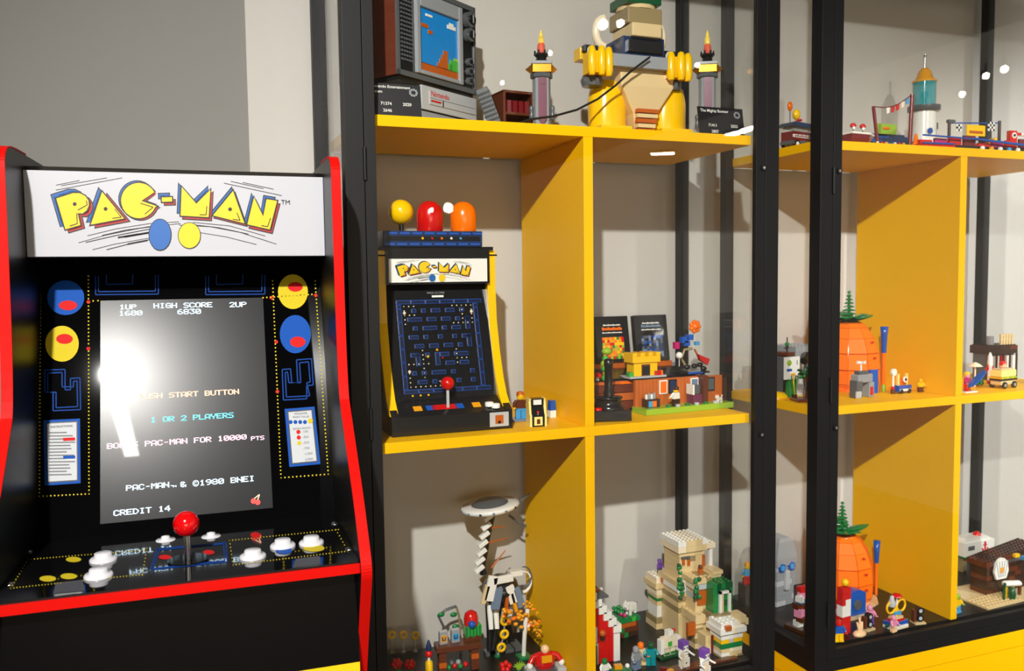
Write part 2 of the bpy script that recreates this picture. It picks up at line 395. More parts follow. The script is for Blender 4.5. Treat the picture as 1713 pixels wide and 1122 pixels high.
prof = prof[:2]+chaikin(prof[2:19], 2)+prof[19:]; NE = len(prof)-3
for u0, u1 in ((-SPT, 0), (AW, AW+SPT)):
    s = amb().prism(prof, 'x', u0, u1, 'arc_side').build('side_panel', arc)
    b = amb(); n0, n1 = 1, NE
    for i in range(n0, n1):
        a, c = Vector(prof[i]), Vector(prof[i+1]); t = (c-a).normalized(); nn = Vector((-t.y, t.x))
        w = .0018
        q = [a, c, c+nn*w, a+nn*w]
        b.add([(u0-.0004, p.x, p.y) for p in q]+[(u1+.0004, p.x, p.y) for p in q], [(0, 1, 2, 3), (7, 6, 5, 4), (3, 2, 6, 7), (0, 3, 7, 4), (1, 5, 6, 2)], 'arc_red')
    b.build('edge_trim', s)
# marquee
ZM0, ZM1 = .2407, .3323
mq = amb().box(.0003, AW-.0003, 0, .012, ZM0, ZM1, 'arc_white').build('marquee', arc, bevel=.0006)
amb().box(0, AW, .0125, .25, ZM0+.0005, .338, 'arc_black').build('top_box', arc)
LZ = 3.426
def mpt(zx, zy, off, dx=0, dz=0):
    p = a_hit(60+zx/LZ, 280+zy/LZ, (0, 1, 0), 0); return (p.x+dx, -off, p.z+dz)
def arcpts(cx, cy, r, a0, a1, n): return [(cx+r*math.cos(math.radians(a0+(a1-a0)*i/n)), cy+r*math.sin(math.radians(a0+(a1-a0)*i/n))) for i in range(n+1)]
P_ = [(118, 178), (215, 147), (252, 148), (283, 163), (302, 190), (304, 218), (291, 246), (268, 264), (240, 262), (255, 330), (170, 355)]
C_ = [(605, 192), (692, 222)] + arcpts(590, 190, 101, 22, 332, 26) + [(680, 140)]
LOGO = [(P_, (-28, -20), (21, 16)), ([(380, 140), (505, 292), (315, 328)], (-20, -18), (28, 15)), (C_, (-11, -10), (10, 9)),
        ([(722, 172), (780, 170), (781, 195), (723, 197)], (-17, -20), (16, 17)), ([(836, 112), (920, 208), (1000, 128), (990, 285), (830, 276)], (-17, -16), (14, 17)),
        ([(1130, 135), (1195, 320), (1015, 275)], (-9, -16), (11, 13)), ([(1250, 172), (1303, 281), (1322, 182), (1382, 192), (1340, 355), (1212, 326)], (-14, -18), (13, 20))]
def grow(pts, k):
    cx = sum(p[0] for p in pts)/len(pts); cy = sum(p[1] for p in pts)/len(pts); n = len(pts); out = []
    ar = sum(pts[i][0]*pts[(i+1) % n][1]-pts[(i+1) % n][0]*pts[i][1] for i in range(n)); sg = 1 if ar > 0 else -1
    for i in range(n):
        a, b, c = Vector(pts[i-1]), Vector(pts[i]), Vector(pts[(i+1) % n])
        n1 = Vector(((b-a).y, -(b-a).x))*sg; n2 = Vector(((c-b).y, -(c-b).x))*sg
        if n1.length < 1e-6 or n2.length < 1e-6: out.append(tuple(b)); continue
        n1.normalize(); n2.normalize(); h = n1+n2; h = h/max(.35, h.length_squared/2) if h.length > .01 else n1
        out.append((b.x+h.x*k, b.y+h.y*k))
    return out
import mathutils
def flat(mb, pts, m, T):
    """fill a polygon given in tracing points through T"""
    tri = mathutils.geometry.tessellate_polygon([[Vector((x, -y, 0)) for x, y in pts]])
    mb.add([T(x, y) for x, y in pts], [tuple(t) for t in tri], m)
def line(mb, a, b, w, m, T):
    a, b = Vector(a), Vector(b); t = (b-a).normalized(); n = Vector((-t.y, t.x))*w/2
    flat(mb, [tuple(a+n), tuple(b+n), tuple(b-n), tuple(a-n)], m, T)
def curve_line(mb, pts, w, m, T):
    for i in range(len(pts)-1): line(mb, pts[i], pts[i+1], w, m, T)
def logo(mb, Tm, d):
    """the wordmark in blue, red and yellow layers with black outlines; Tm(zx, zy, off), d: spacing of the layers"""
    k = 0
    for li, (cols, which) in enumerate((('ink_blue', 1), ('ink_red', 2), ('ink_yellow', 0))):
        for L in LOGO:
            pts = L[0]; sh = (0, 0) if which == 0 else L[which]
            q = [(x+sh[0], y+sh[1]) for x, y in pts]
            # the shadow layers are swept from the letter towards their shift
            if which:
                for f in (1.0, .6, .25):
                    q = [(x+sh[0]*f, y+sh[1]*f) for x, y in pts]
                    if f == 1.0: flat(mb, grow(q, 6), 'ink_black', lambda x, y: Tm(x, y, d*(1+2*li)))
                    flat(mb, q, cols, lambda x, y: Tm(x, y, d*(1.5+2*li)))
            else:
                flat(mb, grow(q, 7), 'ink_black', lambda x, y: Tm(x, y, d*(1+2*li))); flat(mb, q, cols, lambda x, y: Tm(x, y, d*(2+2*li)))
    T = lambda x, y: Tm(x, y, d*8)
    for c in ((223, 210), (400, 238), (1113, 240)): flat(mb, arcpts(c[0], c[1], 11, 0, 345, 16), 'ink_black', T)
    for a, b, c in (((290, 190), (295, 215), (240, 245)), ((452, 238), (490, 285), (440, 292)), ((600, 205), (672, 228), (625, 268)), ((980, 222), (976, 272), (938, 271)), ((1152, 260), (1170, 303), (1128, 297)), ((1345, 290), (1328, 340), (1292, 333)), ((235, 262), (238, 322), (195, 336))):
        curve_line(mb, [a, b, c], 5, 'ink_black', T)
    T = lambda x, y: Tm(x, y, d*.6)
    for a, b in (((115, 102), (250, 75)), ((145, 105), (408, 60)), ((115, 130), (495, 60)), ((1118, 80), (1305, 122)), ((1185, 86), (1362, 125)), ((1078, 90), (1410, 162))): line(mb, a, b, 4.5, 'ink_black', T)
    for pts, w in (([(295, 392), (460, 352), (650, 322), (820, 312)], 3), ([(245, 432), (400, 388), (640, 340), (830, 322)], 3), ([(285, 430), (460, 390), (660, 352)], 4), ([(380, 390), (520, 358), (700, 335)], 4),
                   ([(470, 402), (660, 372)], 8), ([(505, 398), (680, 368)], 8), ([(325, 472), (450, 440), (650, 405)], 3), ([(405, 472), (560, 432), (700, 405)], 4), ([(525, 440), (640, 418)], 7),
                   ([(820, 330), (1000, 340), (1170, 372), (1380, 440)], 3), ([(900, 315), (1110, 335), (1315, 393)], 3), ([(930, 372), (1090, 398), (1265, 442)], 3), ([(850, 322), (1050, 345), (1220, 382)], 3)):
        curve_line(mb, pts, w*1.45, 'ink_black', T)
lg = amb(); logo(lg, mpt, .00012)
p1 = mpt(1405, 212, .001); letters(lg, 'TM', .0075, p1, (1, 0, 0), (0, 0, 1), 'ink_black')
# plain blue and yellow ovals in place of the two drawn figures
for c, rx, ry, m, rot in (((712, 385), 62, 88, 'ink_blue', 0), ((880, 390), 62, 72, 'ink_yellow', 0)):
    o = [(c[0]+rx*math.cos(2*PI*i/24), c[1]+ry*math.sin(2*PI*i/24)) for i in range(24)]
    flat(lg, grow(o, 4), 'ink_black', lambda x, y: mpt(x, y, .0012)); flat(lg, o, m, lambda x, y: mpt(x, y, .0014))
lg.build('lettering', mq)
# monitor panel, tilted back
TILT = .340; DN = -.00256; NRM = Vector((0, -1, TILT)).normalized()
def bz(z): return DN+TILT*z
b = amb(); zz0, zz1 = -.0613, .262
b.add([(0, bz(zz0), zz0), (AW, bz(zz0), zz0), (AW, bz(zz1), zz1), (0, bz(zz1), zz1), (0, bz(zz0)+.01, zz0), (AW, bz(zz0)+.01, zz0), (AW, bz(zz1)+.01, zz1), (0, bz(zz1)+.01, zz1)],
      [(0, 1, 2, 3), (7, 6, 5, 4), (0, 4, 5, 1), (3, 2, 6, 7), (0, 3, 7, 4), (1, 5, 6, 2)], 'bezel_black')
bezel = b.build('monitor_bezel', arc)
def spt(px, py, off=.0005):
    p = a_hit(px, py, (0, 1, -TILT), DN); return tuple(p+NRM*off)
def sxy(u, z, off=.0005): return tuple(Vector((u, bz(z), z))+NRM*off)
sc0, sc1, sc2_ = a_hit(166.5, 861, (0, 1, -TILT), DN), a_hit(457, 849, (0, 1, -TILT), DN), a_hit(165, 503, (0, 1, -TILT), DN)
b = amb(); u0, u1, z0, z1 = .0613, .2422, sc1.z, sc2_.z
b.add([sxy(u0, z0, .0004), sxy(u1, z0, .0004), sxy(u1, z1, .0004), sxy(u0, z1, .0004)]+[sxy(u0, z0, -.004), sxy(u1, z0, -.004), sxy(u1, z1, -.004), sxy(u0, z1, -.004)], [(0, 1, 2, 3), (0, 4, 5, 1), (3, 2, 6, 7), (0, 3, 7, 4), (1, 5, 6, 2)], 'screen')
screen = b.build('screen', arc)
G = {'0': '3E5149453E', '1': '00427F4000', '2': '4261514946', '3': '2141454B31', '4': '1814127F10', '6': '3C4A494930', '8': '3649494936', '9': '064949291E', 'A': '7E1111117E', 'B': '7F49494936', 'C': '3E41414122', 'D': '7F4141221C',
     'E': '7F49494941', 'F': '7F09090901', 'G': '3E4149497A', 'H': '7F0808087F', 'I': '00417F4100', 'L': '7F40404040', 'M': '7F020C027F', 'N': '7F0408107F', 'O': '3E4141413E', 'P': '7F09090906', 'R': '7F09192946', 'S': '4649494931',
     'T': '01017F0101', 'U': '3F4040403F', 'Y': '0708700807', '-': '0008080800', '&': '3649552250', '~': '7F0C0C0C7F', '`': '01070107'+'07'}
def pix(mb, s, px0, px1, py, m, off=.001, hgt=None):
    a = a_hit(px0, py, (0, 1, -TILT), DN); e = a_hit(px1, py, (0, 1, -TILT), DN); adv = (e.x-a.x)/(len(s)-.12)
    ph = (hgt or adv*.88)/7; pw = adv*.88/5.0
    for i, ch in enumerate(s):
        if ch == '©':
            rr = adv*.5
            c = (a.x+i*adv+adv*.42, a.z+ph*3.5)
            for j in range(16):
                t0, t1 = 2*PI*j/16, 2*PI*(j+1)/16
                mb.add([sxy(c[0]+q*math.cos(t), c[1]+q*math.sin(t), off) for q, t in ((rr, t0), (rr, t1), (rr*.78, t1), (rr*.78, t0))], [(3, 2, 1, 0)], m)
            ch, o2, sc = 'C', rr*.0, .55
            cols = [int(G[ch][k*2:k*2+2], 16) for k in range(5)]
            for k, cc in enumerate(cols):
                for r in range(7):
                    if cc >> r & 1:
                        u = c[0]+(k-2.5)*pw*sc; z = c[1]+(2.5-r)*ph*sc
                        mb.add([sxy(u, z, off), sxy(u+pw*sc, z, off), sxy(u+pw*sc, z+ph*sc, off), sxy(u, z+ph*sc, off)], [(0, 1, 2, 3)], m)
            continue
        if ch not in G: continue
        cols = [int(G[ch][k*2:k*2+2], 16) for k in range(5)]
        for k, cc in enumerate(cols):
            for r in range(7):
                if cc >> r & 1:
                    u = a.x+i*adv+k*pw; z = a.z+(6-r)*ph
                    mb.add([sxy(u, z, off), sxy(u+pw*1.22, z, off), sxy(u+pw*1.22, z+ph*1.02, off), sxy(u, z+ph*1.02, off)], [(0, 1, 2, 3)], m)
t = amb()
pix(t, '1UP', 200, 228, 518, 'txt_white'); pix(t, '1680', 199, 238, 528.5, 'txt_white'); pix(t, 'HIGH SCORE', 257, 355, 516, 'txt_white'); pix(t, '6830', 297, 336, 526, 'txt_white'); pix(t, '2UP', 384, 412, 514, 'txt_white')
pix(t, 'PUSH START BUTTON', 232, 400, 668, 'txt_orange'); pix(t, '1 OR 2 PLAYERS', 252, 391, 707, 'txt_cyan'); pix(t, 'BONUS PAC-MAN FOR 10000', 179, 413, 751, 'txt_pink'); pix(t, 'PTS', 420, 442, 737, 'txt_pink')
pix(t, 'PAC-MAN', 211, 283, 821, 'txt_white'); pix(t, '`', 285, 290, 815, 'txt_white', hgt=.002); pix(t, '~', 289.5, 295, 815, 'txt_white', hgt=.002); pix(t, '& ©1980 BNEI', 302, 426, 815, 'txt_white'); pix(t, 'CREDIT 14', 190, 285, 863, 'txt_white')
for c in ((424, 838), (431, 840)):
    flat(t, arcpts(c[0], c[1], 4.6, 0, 340, 12), 'txt_red', lambda x, y: spt(x, y, .001))
line(t, (425, 834), (434, 827), 1.5, 'txt_orange', lambda x, y: spt(x, y, .001)); line(t, (431, 836), (434, 827), 1.5, 'txt_orange', lambda x, y: spt(x, y, .001))
t.build('screen_text', screen)
# printed art of the bezel
A = amb(); T1 = lambda x, y: spt(x, y, .0006)
def dots(mb, a, b, step, r, m, T):
    a, b = Vector(a), Vector(b); n = max(1, int((b-a).length/step))
    for i in range(n+1):
        p = a.lerp(b, i/n); flat(mb, [(p.x-r, p.y-r), (p.x+r, p.y-r), (p.x+r, p.y+r), (p.x-r, p.y+r)], m, T)
for a, b in (((148, 462), (149, 826)), ((68, 470), (66, 830)), ((66, 830), (149, 826)), ((148, 504), (164, 503)), ((456, 470), (470, 799)), ((527, 470), (549, 793)), ((470, 799), (549, 793)), ((440, 498), (528, 492))):
    dots(A, a, b, 6.2, 1.15, 'art_yellow', T1)
for p in ((148, 505), (148, 583), (454, 498), (462, 572), (528, 494), (464, 655)): flat(A, arcpts(p[0], p[1], 3.2, 0, 320, 8), 'art_red', T1)
def dbl(pts, w=1.8, gap=5):
    curve_line(A, pts, w, 'art_line', T1); curve_line(A, grow(pts, -gap)[0:len(pts)] if len(pts) > 4 else grow(pts, -gap), w, 'art_line', T1)
for x0, x1 in ((160, 265), (344, 443)):
    for k in (0, 5): curve_line(A, [(x0+k, 462), (x0+k, 493-k), (x1-k, 492-k), (x1-k, 460)], 1.8, 'art_line', T1)
    curve_line(A, [(x0+18, 460), (x0+18, 476), (x0+62, 475), (x0+62, 459)], 1.6, 'art_line', T1)
for k in (0, 5):
    curve_line(A, [(75+k, 619+k), (109-k, 618+k), (109-k, 652-k), (118+k, 652-k), (118+k, 633+k), (134-k, 632+k), (135-k, 685-k), (89+k, 687-k), (89+k, 656), (75+k, 656), (75+k, 619+k)], 2, 'art_line', T1)
    curve_line(A, [(496+k, 602+k), (521-k, 600+k), (524-k, 644-k), (513, 645-k), (513+k, 667-k), (474+k, 669-k), (472+k, 618+k), (486-k, 617+k), (488-k, 640), (498+k, 640), (496+k, 602+k)], 2, 'art_line', T1)
# plain ovals where the four figures are drawn
for c, rx, ry, m in (((110, 498), 31, 29, 'art_blue'), ((104, 575), 28, 30, 'art_yellow'), ((490, 488), 25, 29, 'art_yellow'), ((494, 559), 26, 32, 'art_blue')):
    flat(A, [(c[0]+rx*math.cos(2*PI*i/28), c[1]+ry*math.sin(2*PI*i/28)) for i in range(28)], m, T1)
    flat(A, [(c[0]+4+rx*.5*math.cos(2*PI*i/20), c[1]+(13 if m == 'art_blue' else -8)+ry*.28*math.sin(2*PI*i/20)) for i in range(20)], 'art_red', lambda x, y: spt(x, y, .0008))
A.build('bezel_print', bezel)
def card(corners, name):
    c = amb(); (a, b_, c_, d_) = corners
    flat(c, corners, 'art_blue', lambda x, y: spt(x, y, .0006)); g = grow(corners, -4); flat(c, g, 'ink_black', lambda x, y: spt(x, y, .0008)); flat(c, grow(corners, -6), 'card_white', lambda x, y: spt(x, y, .001)); return c
Rv = Vector((1, 0, 0)); Uv = Vector((0, TILT, 1)).normalized()
c = card([(73, 703), (134, 700), (135, 808), (75, 812)], 'l')
letters(c, 'INSTRUCTIONS', .0031, spt(85, 716, .0015), Rv, Uv, 'ink_black', 'LEFT', .012)
for i in range(14):
    y = 724+i*5.4; line(c, (82, y), (82+[30, 40, 26, 44, 36, 38, 30, 42, 28, 44, 34, 36, 30, 38][i], y-.6), 2.0, 'card_grey', lambda x, yy: spt(x, yy, .0013))
for x, y, w, m in ((106, 735, 20, 'art_red'), (106, 765, 20, 'art_blue')): line(c, (x, y), (x+w, y-.8), 5, m, lambda xx, yy: spt(xx, yy, .0015))
c.build('instruction_card', bezel)
c = card([(476, 684), (526, 680), (536, 776), (484, 781)], 'r')
letters(c, 'MONSTER', .0034, spt(492, 694, .0015), Rv, Uv, 'card_grey'); letters(c, 'POINT VALUE', .0030, spt(490, 699.5, .0015), Rv, Uv, 'card_grey'); letters(c, 'EXTRA POINTS', .0030, spt(490, 719, .0015), Rv, Uv, 'card_grey')
for x in (486, 494, 502, 510): flat(c, arcpts(x, 706, 3.4, 0, 320, 8), 'art_blue', lambda xx, yy: spt(xx, yy, .0013))
flat(c, arcpts(519, 704, 4.4, 0, 320, 8), 'art_yellow', lambda xx, yy: spt(xx, yy, .0013))
for i, (tx, m) in enumerate((('-100', 'art_red'), ('-300', 'art_red'), ('-500', 'art_yellow'), ('-700', None), ('-1,000', None), ('-2,000', None))):
    y = 724+i*9.3
    if m: flat(c, arcpts(499+i*.7, y-1.5, 3.6, 0, 320, 8), m, lambda xx, yy: spt(xx, yy, .0013))
    letters(c, tx, .0040, spt(505+i*.8, y, .0013), Rv, Uv, 'card_grey')
c.build('points_card', bezel)
# control deck
PV, PZ, QV, QZ = -.2168, -.0572, -.0234, -.0613
DM = (PZ-QZ)/(PV-QV); dn = Vector((0, -DM, 1)); dd = QZ-DM*QV
def dz(v): return DM*v+dd
dk = amb()
dk.prism([(QV+.004, dz(QV)-.012), (QV+.004, dz(QV)-.0025), (PV, dz(PV)-.0025), (PV, dz(PV)-.012)], 'x', 0, AW, 'arc_black').build('control_deck', arc)
deck = [o for o in arc.children if o.name.startswith('control_deck')][0]
b = amb().prism([(QV, dz(QV)-.0022), (QV, dz(QV)), (PV, dz(PV)), (PV, dz(PV)-.0022)], 'x', .0006, AW-.0006, 'deck'); b.build('acrylic_cover', deck)
amb().box(0, AW, PV-.0022, PV-.0002, dz(PV)-.0115, dz(PV)-.0022, 'arc_red').build('front_trim', deck)
def dpt(px, py, off=.0003):
    p = a_hit(px, py, dn, dd); return (p.x, p.y, p.z+off)
A = amb(); T2 = lambda x, y: dpt(x, y)
for a, b_ in (((47, 936), (242, 920)), ((18, 984), (238, 961)), ((47, 936), (18, 984)), ((246, 917), (238, 962)), ((384, 904), (566, 886)), ((390, 945), (582, 922)), ((384, 904), (390, 945)), ((562, 886), (582, 922))):
    dots(A, a, b_, 5.2, .9, 'art_yellow', T2)
for k in (0, 4): curve_line(A, [(262+k, 918+k*.5), (378-k, 908+k*.5), (380-k, 940-k*.5), (252+k, 953-k*.5), (262+k, 918+k*.5)], 1.8, 'art_line', T2)
for p, rx, ry, m in (((123, 936), 13, 4.5, 'art_yellow'), ((80, 968), 14, 5, 'art_yellow'), ((115, 964), 14, 5, 'art_yellow'), ((427, 895), 8, 5, 'art_red'), ((525, 917), 18, 6, 'art_yellow'), ((475, 921), 14, 6, 'art_blue'), ((276, 932), 11, 4, 'art_red'), ((349, 924), 10, 4, 'art_red')):
    flat(A, [(p[0]+rx*math.cos(2*PI*i/16), p[1]+ry*math.sin(2*PI*i/16)) for i in range(16)], m, T2)
for q in ([(93, 975), (138, 970), (142, 988), (90, 993)], [(495, 935), (535, 930), (537, 944), (490, 950)]): flat(A, q, 'card_grey', T2)
A.build('deck_print', deck)
def aloc(v): return AOFF @ Vector(v)
# joystick
jb = a_hit(315, 937, dn, dd)
j = amb(); j.cyl((jb.x, jb.y, jb.z), (jb.x, jb.y, jb.z+.0016), .019, 'arc_black', n=28).cyl((jb.x, jb.y, jb.z), (jb.x-.0003, jb.y, jb.z+.026), .0034, 'steel', n=14)
jo = j.build('joystick', arc)
amb().ball((.1548, jb.y, jb.z+.0365), .0123, 'ball_red', n=28).build('ball_knob', jo)
for px, py in ((173, 937), (165, 964), (423, 932), (473, 914), (521, 909)):
    p = a_hit(px, py, dn, dd)
    q = amb().lathe([(.0126, 0), (.0126, .0018), (.0112, .0032), (.0082, .0034), (.0080, .0068), (.0074, .0078), (.0, .0080)], 'button_white', (p.x, p.y, p.z), n=26); q.build('button', arc)
for px, py in ((277, 903), (353, 897)):
    p = a_hit(px, py, dn, dd); q = amb().lathe([(.0100, 0), (.0095, .0008), (.0045, .0015), (.0042, .0042), (.0, .0050)], 'button_white', (p.x, p.y, p.z), n=20); q.build('start_button', arc)
for px, py in ((16, 977), (47, 923), (560, 876), (584, 918)):
    p = a_hit(px, py, dn, dd); amb().lathe([(.0042, 0), (.0036, .0012), (.0, .0016)], 'steel', (p.x, p.y, p.z), n=14).build('screw', deck)
# lower body
fp = amb().box(0, AW, PV+.0145, PV+.024, ZF+.03, dz(PV)-.012, 'arc_black').build('front_panel', arc)
yv = PV+.0145
pa, pb = a_hit(400, 1136, (0, 1, 0), yv), a_hit(597, 1107, (0, 1, 0), yv)
amb().box(0.0, AW, yv-.0006, yv-.0001, pb.z-.06, pb.z, 'arc_yellow').build('lower_stripe', fp)
amb().box(0, AW, .25, .258, ZF+.02, .338, 'arc_black').build('back_panel', arc)

# ================================================================== FIRST CABINET, TOP SHELF
def zy(px, py, Y): return at_y(px, py, Y).z
def lx(px, Y, py=460): return at_y(px, py, Y).x
ANG = math.radians(34)
c0 = at_y(667, 123, .062); rv = Vector((math.cos(ANG), math.sin(ANG), 0)); nv = Vector((math.sin(ANG), -math.cos(ANG), 0)); bv = -nv
def tvhit(px, py):
    p = at_plane(px, py, c0, nv); q = p-c0; return q.dot(rv), p.z
tw = tvhit(797, 155)[0]; zb = c0.z; zt_ = zb+.128; BASE_TV = zb
# console under the television
k0, kz = tvhit(709, 138); kh = zb-.006-ZT
con = thing('game_console', 'pale grey toy brick game console lying under the toy television', 'toy console', (c0.x, c0.y, ZT), ANG)
m = MB(); m.box(k0-.004, tw+.001, .001, .10, kh*.46, kh, 'light_grey'); m.box(k0-.002, tw-.001, .003, .098, kh*.42, kh*.46, 'black'); m.box(k0-.004, tw+.001, .001, .10, 0, kh*.42, 'grey'); m.build('case', con, .0008)
m = MB().box(k0+.012, tw-.004, -.0004, .001, kh*.60, kh*.90, 'light_grey'); m.box(k0+.012, tw-.004, -.0008, -.0004, kh*.74, kh*.745, 'black'); m.box(k0+.040, k0+.042, -.0008, -.0004, kh*.6, kh*.74, 'black')
fl = m.build('cartridge_flap', con)
m = MB(); letters(m, 'Nintendo', .0105, (k0+.014, -.0009, kh*.79), (1, 0, 0), (0, 0, 1), 'red', bold=.01); m.box(k0+.014, k0+.036, -.0011, -.0008, kh*.665, kh*.70, 'red'); m.build('lettering', fl)
m = MB()
for i in range(2): m.box(k0+.012+i*.014, k0+.022+i*.014, -.0015, .003, kh*.12, kh*.26, 'dark_grey')
m.build('buttons', con)
# television
tv = thing('retro_television', 'brown and grey toy brick television set with a blue game scene on its screen', 'toy television', (c0.x, c0.y, zb-.006), ANG)
hh = zt_-zb
m = MB().box(.004, tw-.004, .004, .1, 0, .006, 'black'); m.build('foot', tv)
m = MB().box(0, tw, .004, .115, .006, hh+.006, 'wood_brown'); m.build('cabinet', tv, .001)
m = MB(); z0, z1 = .006, hh+.006
def zz(py, px): return tvhit(px, py)[1]-zb+.006
sx0, sx1 = tvhit(703, 110)[0], tvhit(767, 120)[0]; sz0, sz1 = zz(116, 704), zz(10, 702)
gx0, gx1 = sx0-.0085, sx1+.009
m.box(0, tw, 0, .004, z0, z0+.007, 'dark_grey').box(0, tw, 0, .004, z1-.007, z1, 'dark_grey').box(0, .004, 0, .004, z0, z1, 'dark_grey').box(tw-.004, tw, 0, .004, z0, z1, 'dark_grey')
m.box(.004, gx0, .002, .004, z0+.007, z1-.007, 'black').box(gx1, tw-.004, .002, .004, z0+.007, z1-.007, 'black'); m.build('front_frame', tv)
m = MB()
for i in range(5):
    for j in range(15): m.cyl((.007+i*(gx0-.01)/5+.002, .002, z0+.022+j*.0056), (.007+i*(gx0-.01)/5+.002, .0005, z0+.022+j*.0056), .0018, 'dark_grey', n=8)
m.build('speaker_grille', tv)
m = MB(); a, b_, r_ = .006, .004, .004
m.box(gx0, sx0, -.003, .004, z0+.008, z1-.009, 'grey').box(sx1, gx1, -.003, .004, z0+.008, z1-.009, 'grey').box(sx0, sx1, -.003, .004, z0+.008, sz0, 'grey').box(sx0, sx1, -.003, .004, sz1, z1-.009, 'grey'); m.build('screen_frame', tv, .0015)
m = MB().box(sx0, sx1, .001, .004, sz0, sz1, 'sky_screen'); sc_ = m.build('screen', tv)
m = MB(); su = (sx1-sx0)/18; sv = (sz1-sz0)/26
def cell(i, j, w, h, c): m.box(sx0+i*su, sx0+(i+w)*su, .0002, .001, sz0+j*sv, sz0+(j+h)*sv, c)
cell(0, 0, 18, 3, 'dark_orange'); cell(0, 3, 18, .3, 'brown')
for i in range(5): cell(8+i, 3, 5-i if False else 1, 2*(i+1) if i < 4 else 8, 'dark_orange')
cell(13, 3, 2, 3, 'bright_green'); cell(14, 3, 4, 5, 'bright_green'); cell(16, 8, 2, 1, 'lime')
for i, j in ((1, 18), (2, 18), (3, 18), (4, 16), (5, 16)): cell(i+.05, j, .9, 1.6, 'dark_orange')
cell(13, 21, 4, 1.6, 'white'); cell(14, 22.6, 2, 1, 'white'); cell(3, 23, 3, 1, 'white')
m.build('picture_blocks', sc_)
kx = (gx1+tw-.002)/2
for zq, r in ((z1-.022, .0115), (z1-.044, .010)): MB().cyl((kx, .002, zq), (kx, -.006, zq), r, 'dark_grey', n=24).cyl((kx, -.006, zq), (kx, -.010, zq), r*.55, 'black', n=20).box(kx-.001, kx+.001, -.0105, -.006, zq-r*.5, zq+r*.5, 'grey').build('dial', tv)
for i in range(3): MB().cyl((kx, .002, z0+.045-i*.014), (kx, -.004, z0+.045-i*.014), .0058, 'dark_grey', n=18).cyl((kx, -.004, z0+.045-i*.014), (kx, -.006, z0+.045-i*.014), .003, 'black', n=14).build('knob', tv)
m = MB()
for dx in (-.02, .02): m.tube([(tw*.5+dx*.3, .05, z1), (tw*.5+dx*4, .06, z1+.14)], .0012, 'steel')
m.build('aerial', tv)

def info_card(name_label, px0, px1, pyb, pyt, Y, rows, rotz=0.0):
    p = at_y(px0, pyb, Y); q = at_y(px1, pyb, Y); w = (q.x-p.x); h = .042
    t = thing('info_card', name_label, 'sign', (p.x, Y, ZT), rotz, 'black information cards on the top shelf')
    tl = .16                                                # leans back
    def P(x, z, o=0): return (x, z*tl-o, z)
    m = MB(); m.add([P(0, 0), P(w, 0), P(w, h), P(0, h), P(0, 0, -.002), P(w, 0, -.002), P(w, h, -.002), P(0, h, -.002)], [(0, 1, 2, 3), (7, 6, 5, 4), (0, 4, 5, 1), (3, 2, 6, 7), (0, 3, 7, 4), (1, 5, 6, 2)], 'ink_black')
    m.box(w*.3, w*.7, .004, .016, 0, .003, 'ink_black'); cd = m.build('card', t)
    m = MB()
    for txt, x, z, s in rows: letters(m, txt, s, P(x*w, z*h, .0004), (1, 0, 0), (0, tl, 1), 'white', bold=.012)
    for i in range(9):                                       # round dotted emblem in the corner
        a = 2*PI*i/9; cx, cz = w*.86+.0045*math.cos(a), h*.76+.0040*math.sin(a)
        m.poly([P(cx-.0013, cz-.0013, .0004), P(cx+.0013, cz-.0013, .0004), P(cx+.0013, cz+.0013, .0004), P(cx-.0013, cz+.0013, .0004)], 'grey')
    m.build('print', cd)
info_card('black information card with white print in front of the toy television', 618, 706, 195, 150, .006, (('Nintendo Entertainment', .05, .86, .0052), ('System', .05, .70, .0052), ('71374', .22, .33, .0058), ('2020', .64, .33, .0058), ('2646', .26, .12, .0058)), 0)
info_card('black information card with white print below the right torch', 1171, 1246, 218, 186, .012, (('The Mighty Bowser', .05, .82, .0062), ('71411', .20, .30, .0062), ('2022', .70, .30, .0062), ('2807', .26, .08, .0062)), 0)

# cartridge leaning and the brown open box
Yc = .085
p = at_y(826, 200, Yc); t = thing('game_cartridge', 'dark grey ribbed toy cartridge leaning beside the brown open box', 'toy cartridge', (p.x+.005, Yc, ZT+.0017), math.radians(-28))
m = MB(); m.X = Matrix.Rotation(math.radians(-20), 4, 'Y'); m.box(-.009, .009, 0, .045, .002, .066, 'dark_grey'); m.build('case', t, .0008)
m = MB(); m.X = Matrix.Rotation(math.radians(-20), 4, 'Y')
for i in range(8): m.box(-.0098, .0098, -.0008, .0, .010+i*.0066, .013+i*.0066, 'black')
m.box(.009, .0096, .006, .04, .012, .054, 'black'); m.build('ribs', t)
p0 = lx(846, .13); p1 = lx(893, .13)
t = thing('open_box', 'red-brown open toy brick box behind the leaning cartridge', 'toy box', (p0, .13, ZT), math.radians(6))
wv = p1-p0+.006; m = MB(); m.box(0, wv, .045, .049, 0, .072, 'brown').box(0, .004, 0, .045, 0, .072, 'brown').box(wv-.004, wv, 0, .045, 0, .072, 'brown').box(0, wv, 0, .045, .068, .072, 'brown'); m.build('shell', t, .0005)
MB().box(.004, wv-.004, .0, .045, .036, .040, 'brown').build('shelf', t); MB().box(.004, wv-.004, .0, .045, 0, .004, 'dark_brown').build('base', t)
m = MB()
for i in range(4): m.box(.008+i*.010, .015+i*.010, .004, .03, .0405, .058, 'dark_red')
m.build('contents', t)

